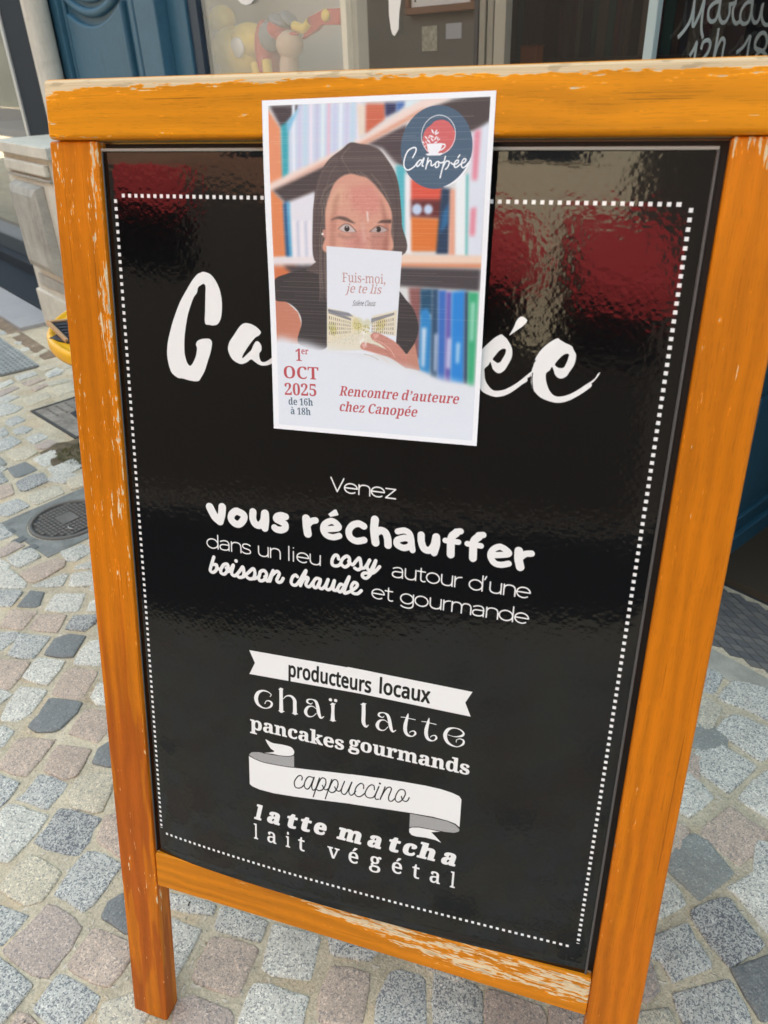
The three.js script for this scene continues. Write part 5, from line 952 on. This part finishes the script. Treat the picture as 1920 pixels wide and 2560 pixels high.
// ---------------------------------------------------------------- stone pier with its round shaft
const pier = facade('stone_pier', 'pale weathered stone pedestal with a raised panel between the two shop fronts', 'pier');
{
  part('pedestal', bx(-3.74, -3.06, 0, 0.868, -1.3, -0.745, 0.006), limestone, pier);
  { const g = bx(-3.775, -3.03, 0.868, 0.916, -1.3, -0.715, 0.006); part('cap', g, limestone, pier); }
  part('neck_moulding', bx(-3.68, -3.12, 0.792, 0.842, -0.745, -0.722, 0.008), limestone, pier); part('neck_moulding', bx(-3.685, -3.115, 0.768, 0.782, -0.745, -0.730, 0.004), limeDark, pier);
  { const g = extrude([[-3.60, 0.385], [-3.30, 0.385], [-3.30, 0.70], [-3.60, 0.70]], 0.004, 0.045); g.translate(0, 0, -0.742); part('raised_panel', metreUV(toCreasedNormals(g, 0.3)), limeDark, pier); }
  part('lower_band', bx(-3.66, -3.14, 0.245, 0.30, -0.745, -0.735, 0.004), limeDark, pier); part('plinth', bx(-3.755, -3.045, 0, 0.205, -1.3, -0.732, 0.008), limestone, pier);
}
const pipe = facade('drainpipe', 'slim round cream drainpipe standing behind the stone pier beside the blue shop front', 'drainpipe');
{
  part('shaft', tube([[-3.625, 0.0, -1.02], [-3.625, 1.4, -1.02], [-3.625, 2.75, -1.02]], 0.058, 8, 32), limestone, pipe);
  part('bracket', tube([[-3.625, 1.80, -1.02], [-3.625, 1.825, -1.02], [-3.625, 1.84, -1.02]], 0.064, 4, 32), limeDark, pipe);
}
// ---------------------------------------------------------------- the neighbouring shop front
const shop = facade('neighbour_shop_front', 'dark framed glass shop front left of the stone pier', 'shop front');
{
  part('frame_post', bx(-4.262, -3.66, 0.03, 2.75, -1.12, -1.06, 0.004), slateFrame, shop); part('trim', bx(-4.30, -4.262, 0.03, 2.75, -1.12, -1.052, 0.003), M([0.42, 0.43, 0.42], 0.35), shop);
  part('pane', bx(-9, -4.30, 0.1, 2.75, -1.10, -1.09), glass, shop); part('frame_rail', bx(-9, -4.262, 0.03, 0.10, -1.12, -1.04, 0.004), slateFrame, shop); part('sill', bx(-9, -3.745, 0, 0.03, -1.12, -0.805, 0.005), slateFrame, shop);
  part('interior_wall', bx(-9, -3.6, 0, 2.75, -2.9, -2.8), M([0.05, 0.054, 0.045], 0.9), shop); part('interior_floor', bx(-9, -3.6, 0, 0.05, -2.8, -1.12), M([0.06, 0.065, 0.055], 0.8), shop); part('interior_counter', bx(-8, -5.2, 0.05, 0.78, -2.4, -1.7), M([0.08, 0.086, 0.075], 0.8), shop); part('interior_end_wall', bx(-9.1, -9, 0, 2.75, -2.9, -1.0), M([0.1, 0.1, 0.1], 0.9), shop); part('interior_end_wall', bx(-3.62, -3.58, 0, 2.75, -2.9, -1.12), M([0.1, 0.1, 0.1], 0.9), shop);
  const ink = M([0.012, 0.012, 0.012], 0.6); for (const [u, y, r] of [[-4.37, 1.29, 0.022], [-4.385, 1.21, 0.024]]) { const g = new THREE.TorusGeometry(r, 0.005, 6, 20); g.scale(1, 1, 0.1); part('lettering', g, ink, shop, [u, y, -1.088]); }
}
const slab = new THREE.Group(); slab.name = 'doorstep_slab'; slab.rotation.y = -TH; scene.add(slab); tag(slab, 'smooth grey stone slab along the foot of the neighbouring shop', null, null, 'structure');
part('slab', bx(-9, -3.76, -0.02, 0.018, -0.803, -0.60, 0.004), weathered([0.36, 0.35, 0.35], 271, 0.7, 0.1, 0.7), slab); part('edge_strip', bx(-9, -3.2, -0.02, 0.002, -0.598, -0.53, 0.004), weathered([0.25, 0.18, 0.12], 273, 0.3, 0.4, 0.95), slab);

// ---------------------------------------------------------------- iron covers in the pavement
{
  const g = facade('drain_grate', 'grey perforated metal drain grate set in the setts by the shop fronts', 'drain grate'); const n0 = -0.475, n1 = -0.30, u0 = -6, u1 = -3.13;
  part('pit', bx(u0, u1, -0.005, -0.0045 + 0.001, n0, n1), M([0.015, 0.015, 0.014], 0.9), g);
  const bars = []; for (let n = n0; n < n1 + 0.001; n += 0.022) bars.push(bx(u0, u1, -0.003, 0.003, n - 0.006, n + 0.006)); for (let u = u0; u < u1; u += 0.036) bars.push(bx(u - 0.012, u + 0.012, -0.003, 0.0026, n0, n1)); part('bars', mergeGeometries(bars), weathered([0.27, 0.28, 0.27], 281, 0.2, 0.3, 0.6), g); part('rim', bx(u1, u1 + 0.02, -0.01, 0.003, n0, n1), iron, g);
  const v = facade('valve_cover', 'small round cast iron valve cover with raised blocks in a square iron frame', 'manhole cover'), cu = -1.63, cn = -0.06;
  v.position.copy(un(cu, 0, cn)); v.rotation.y = -TH + 0.15;
  { const s = new THREE.Shape([[-0.15, -0.15], [0.15, -0.15], [0.15, 0.15], [-0.15, 0.15]].map((p) => new THREE.Vector2(...p))); const h = new THREE.Path(); h.absarc(0, 0, 0.123, 0, 6.2832, true); s.holes.push(h); const q = new THREE.ExtrudeGeometry(s, { depth: 0.012, bevelEnabled: false, curveSegments: 32 }); q.rotateX(-Math.PI / 2); q.translate(0, -0.013, 0); part('frame', metreUV(q), weathered([0.21, 0.215, 0.20], 283, 0.15, 0.35, 0.75), v); }
  for (const s of [-1, 1]) for (const t of [-0.09, -0.02, 0.05]) part('lug', bx(t, t + 0.03, -0.012, 0.001, s * 0.15 - 0.012, s * 0.15 + 0.028, 0.003), weathered([0.13, 0.14, 0.14], 285, 0.15, 0.2, 0.7), v);
  { const r = new THREE.LatheGeometry([[0.119, -0.01], [0.119, 0.001], [0.112, 0.0025], [0.105, 0.001], [0.105, -0.01]].map((p) => new THREE.Vector2(...p)), 48); part('rim', r, iron, v); const d = new THREE.CylinderGeometry(0.105, 0.105, 0.008, 48); part('cover', metreUV(d), ironDark, v, [0, -0.0065, 0]); }
  const bg = box(0.0135, 0.004, 0.0085, 0.001); for (let i = -6; i <= 6; i++) for (let j = -8; j <= 8; j++) { const x = i * 0.0168, z = j * 0.0118; if (Math.hypot(x, z) > 0.097 || Math.abs(x + 0.01) < 0.03 && Math.abs(z) < 0.032) continue; part('block', bg, iron, v, [x, -0.001, z]); }
  part('name_plate', bx(-0.042, 0.02, -0.003, 0.0005, -0.028, 0.028, 0.002), iron, v); { const t = new THREE.TorusGeometry(0.012, 0.003, 8, 20); t.rotateX(1.2); part('lifting_ring', t, M([0.35, 0.34, 0.32], 0.4, { metalness: 0.6 }), v, [0.06, 0.0, 0.02]); }
  const q = facade('utility_plate', 'rusty square metal utility plate with a tar patch further up the pavement', 'manhole cover'); q.position.copy(un(-2.593, 0, -0.262)); q.rotation.y = -TH + 0.09;
  part('rim', mergeGeometries([bx(0, 0.40, -0.008, 0.003, -0.012, 0), bx(0, 0.40, -0.008, 0.003, -0.4, -0.388), bx(0, 0.012, -0.008, 0.003, -0.388, -0.012), bx(0.388, 0.4, -0.008, 0.003, -0.388, -0.012)]), ironDark, q); part('plate', bx(0.013, 0.387, -0.008, 0.001, -0.387, -0.013), weathered([0.24, 0.21, 0.175], 287, 0.22, 0.6, 0.85), q);
  { const pts = []; for (let i = 0; i < 18; i++) { const a = i / 18 * 6.283, r = 0.06 + 0.035 * hash(i, 1, 2); pts.push([0.26 + r * 1.5 * Math.cos(a), 0.16 + r * Math.sin(a)]); } const t = extrude(pts, 0.0012); t.rotateX(-Math.PI / 2); part('tar_patch', t, M([0.03, 0.03, 0.032], 0.8), q, [0, 0.001, 0]); }
  const lug = bx(0, 0.018, 0, 0.003, -0.008, 0, 0.001); const lugMat = weathered([0.2, 0.18, 0.15], 289, 0.1, 0.5); for (let i = 0; i < 4; i++) for (let j = 0; j < 7; j++) part('raised_bar', lug, lugMat, q, [0.03 + i * 0.03, 0.001, -0.05 - j * 0.04]);
}
{
  const soil = thing('soil_patch', 'bare soil hollow with moss and weeds beside the rusty plate', 'soil'); soil.position.copy(un(-2.05, 0, -0.28)); soil.userData.kind = 'stuff';
  const pts = []; for (let i = 0; i < 22; i++) { const a = i / 22 * 6.283, r = 0.11 + 0.03 * hash(i, 5, 2); pts.push([r * 1.25 * Math.cos(a), r * Math.sin(a)]); } const t = extrude(pts, 0.004, 0.003); t.rotateX(-Math.PI / 2); part('earth', metreUV(t), weathered([0.13, 0.10, 0.06], 291, 0.12, 0.7, 1), soil, [0, -0.006, 0]);
  const leaf = new THREE.ConeGeometry(0.002, 0.012, 3), im = new THREE.InstancedMesh(leaf, M([0.10, 0.115, 0.02], 0.9), 1100), m = new THREE.Matrix4(), e = new THREE.Euler(), qq = new THREE.Quaternion();
  for (let i = 0; i < 1100; i++) { const a = R(0, 6.28), r = 0.1 * Math.sqrt(rnd()); e.set(R(-0.9, 0.9), R(0, 6), R(-0.9, 0.9)); const s = R(0.4, 1.3); m.compose(new THREE.Vector3(0.02 + r * 1.2 * Math.cos(a), 0.002, r * Math.sin(a)), qq.setFromEuler(e), new THREE.Vector3(s, s, s)); im.setMatrixAt(i, m); im.setColorAt(i, new THREE.Color().setRGB(R(0.5, 1.3), R(0.5, 1.3), R(0.4, 1.2))); } im.name = 'moss'; im.userData.kind = 'stuff'; soil.add(shadows(im));
}
// ---------------------------------------------------------------- yellow table with a little menu stand
{
  const t = thing('round_table', 'round yellow metal cafe table behind the left side of the sign', 'table'), c = un(-1.0, 0, -0.335); t.position.copy(c);
  const yel = matt([0.80, 0.41, 0.008], 0.38), r = 0.355;
  part('table_top', new THREE.LatheGeometry([[0, 0.700], [r - 0.012, 0.700], [r - 0.002, 0.695], [r, 0.700], [r, 0.714], [r - 0.004, 0.7205], [r - 0.010, 0.7215], [r - 0.015, 0.719], [r - 0.02, 0.7175], [0, 0.718]].map((p) => new THREE.Vector2(...p)), 72), yel, t);
  part('column', new THREE.CylinderGeometry(0.025, 0.025, 0.68, 20), yel, t, [0, 0.36, 0]); part('base_plate', new THREE.LatheGeometry([[0, 0], [0.2, 0], [0.2, 0.008], [0.06, 0.022], [0.03, 0.03], [0, 0.03]].map((p) => new THREE.Vector2(...p)), 40), yel, t);
  const m = thing('menu_stand', 'small black slatted menu stand with a pale wooden frame standing on the yellow table', 'menu board');
  const wood = M([0.50, 0.30, 0.15], 0.6), dark = M([0.022, 0.024, 0.03], 0.5);
  const A = un(-1.023, 0.7225, -0.008), T = un(-1.111, 0.7400, -0.008), ax = new THREE.Vector3().addScaledVector(UX, -0.58).addScaledVector(NZ, -0.815).normalize();
  const dir = T.clone().sub(A), h = 0.100, w = 0.17; dir.addScaledVector(ax, -dir.dot(ax) * 0.0); const nn = new THREE.Vector3().crossVectors(ax, dir).normalize(); if (nn.y < 0) nn.negate();
  const e2 = dir.clone().normalize(), e1 = new THREE.Vector3().crossVectors(e2, nn).normalize();
  const leaf = new THREE.Group(); leaf.name = 'front_leaf'; leaf.quaternion.setFromRotationMatrix(new THREE.Matrix4().makeBasis(e1, e2, nn)); leaf.position.copy(A); m.add(leaf);
  part('frame_bar', bx(0, 0.007, 0, h, -0.004, 0.004, 0.001), wood, leaf); part('frame_bar', bx(0.0072, w, h - 0.007, h, -0.004, 0.004, 0.001), wood, leaf); part('frame_bar', bx(w - 0.007, w, 0, h - 0.0072, -0.004, 0.004, 0.001), wood, leaf);
  part('board', bx(0.007, w - 0.007, 0, h - 0.007, -0.003, 0.001), dark, leaf); const sl = M([0.04, 0.045, 0.055], 0.45); for (let i = 1; i < 6; i++) part('slat', bx(0.012, w - 0.012, i * 0.0145, i * 0.0145 + 0.0085, 0.001, 0.003), sl, leaf);
  const foot = new THREE.Group(); foot.name = 'base_leaf'; m.add(foot); const P = [un(-1.015, 0.7185, -0.012), un(-1.074, 0.7185, 0.008), un(-1.13, 0.7185, -0.07), un(-1.07, 0.7185, -0.10)]; const s = extrude(P.map((p) => [p.x, -p.z]), 0.003); s.rotateX(-Math.PI / 2); part('board', s, dark, foot, [0, 0.7185, 0]);
}
const road = new THREE.Group(); road.name = 'road'; road.rotation.y = -TH; scene.add(road); tag(road, 'dark asphalt roadway beyond the pavement', null, null, 'structure');
part('asphalt', bx(-60, 60, -0.05, 0.004, 2.7, 6.9), weathered([0.05, 0.05, 0.052], 601, 2, 0.2, 0.95), road);
// ---------------------------------------------------------------- across the street, for what the glossy panel and the panes mirror
{
  const b = facade('cream_building', 'narrow sunlit cream building across the street with a dark ground floor', 'building'), n = 7.0, wall = weathered([0.70, 0.63, 0.48], 501, 3, 0.12, 0.9);
  part('wall', bx(2.3, 4.5, 3.0, 6.2, n, n + 6), wall, b); part('ground_floor', bx(2.3, 5.0, 0, 3.0, n, n + 6), M([0.020, 0.017, 0.015], 0.6), b); part('cornice', bx(2.3, 4.5, 6.2, 6.4, n - 0.2, n + 6, 0.02), wall, b);
  for (let i = 0; i < 1; i++) { const u = 2.9; part('window', bx(u, u + 1.0, 4.2, 5.8, n - 0.02, n + 0.01), M([0.02, 0.024, 0.03], 0.15), b); part('sill', bx(u - 0.1, u + 1.1, 4.1, 4.2, n - 0.12, n + 0.01, 0.01), wall, b); }
  part('pilaster', bx(3.34, 3.64, 1.9, 3.0, n - 0.1, n, 0.01), wall, b);
  const p = facade('pale_building', 'sunlit pale stone building further along the far side of the street', 'building'); part('wall', bx(-19, -11.4, 0, 6.8, n + 0.2, n + 6), weathered([0.26, 0.26, 0.245], 503, 3, 0.12, 0.9), p); part('roof', bx(-19.2, -11.3, 6.8, 7.1, n - 0.1, n + 6.2, 0.02), M([0.12, 0.12, 0.13], 0.8), p);
  for (let i = 0; i < 3; i++) part('window', bx(-18 + i * 2.5, -17 + i * 2.5, 3.8, 5.6, n + 0.18, n + 0.21), M([0.03, 0.035, 0.04], 0.15), p);
  const w = facade('brown_building', 'brown rendered building left of the cream one across the street', 'building'); part('wall', bx(-11.3, 2.28, 3.0, 6.6, n + 0.02, n + 6), weathered([0.27, 0.15, 0.105], 509, 3, 0.3, 0.9), w); part('ground_floor', bx(-11.3, 2.28, 0, 3.0, n, n + 6), M([0.020, 0.017, 0.015], 0.6), w); part('cornice', bx(-11.3, 2.28, 6.6, 6.8, n - 0.2, n + 6, 0.02), wall, w); for (let i = 0; i < 5; i++) part('window', bx(-10 + i * 2.5, -9 + i * 2.5, 3.9, 5.6, n - 0.01, n + 0.03), M([0.02, 0.024, 0.03], 0.15), w);
  const e = facade('slate_building', 'dark weathered building to the right of the cream one across the street', 'building'); part('wall', mergeGeometries([bx(4.52, 5.02, 3.02, 9, n, n + 6), bx(5.03, 20, 0, 9, n + 0.01, n + 6)]), weathered([0.05, 0.045, 0.04], 507, 3, 0.2, 0.9), e); part('roof', bx(4.5, 20.2, 9, 9.3, n - 0.1, n + 6.2), M([0.05, 0.05, 0.055], 0.8), e);
  const q = facade('dark_building', 'dark slate hung building at the far left end of the other side', 'building'); part('wall', bx(-48, -19.3, 0, 8, n + 0.1, n + 6), weathered([0.075, 0.08, 0.068], 505, 3, 0.2, 0.9), q); part('roof', bx(-48.2, -19.2, 8, 8.3, n - 0.1, n + 6.2), M([0.05, 0.05, 0.055], 0.8), q);
  const red = M([0.42, 0.022, 0.03], 0.8), mk = (u0, u1, y0, y1, label) => { const a = facade('awning', label, 'awning', 'red awnings across the street'); const s = new THREE.Shape([[n, y1], [n - 0.5, y0 + 0.28], [n - 0.5, y0], [n - 0.48, y0], [n - 0.48, y0 + 0.27], [n, y1 - 0.03]].map((q) => new THREE.Vector2(...q))); const g = new THREE.ExtrudeGeometry(s, { depth: u1 - u0, bevelEnabled: false }); g.rotateY(-Math.PI / 2); g.translate(u1, 0, 0); part('cloth', g, red, a); part('bracket', bx(u0, u0 + 0.03, y0 + 0.1, y0 + 0.13, n - 0.48, n, 0), ironDark, a); return a; };
  mk(3.68, 4.95, 2.35, 3.45, 'dark red awning on the cream building, right of its pale pilaster'); mk(1.7, 3.30, 2.4, 3.25, 'dark red awning left of the pale pilaster across the street'); mk(-1.0, -0.2, 2.6, 3.15, 'short dark red awning on the brown building');
}
renderer.render(scene, camera);
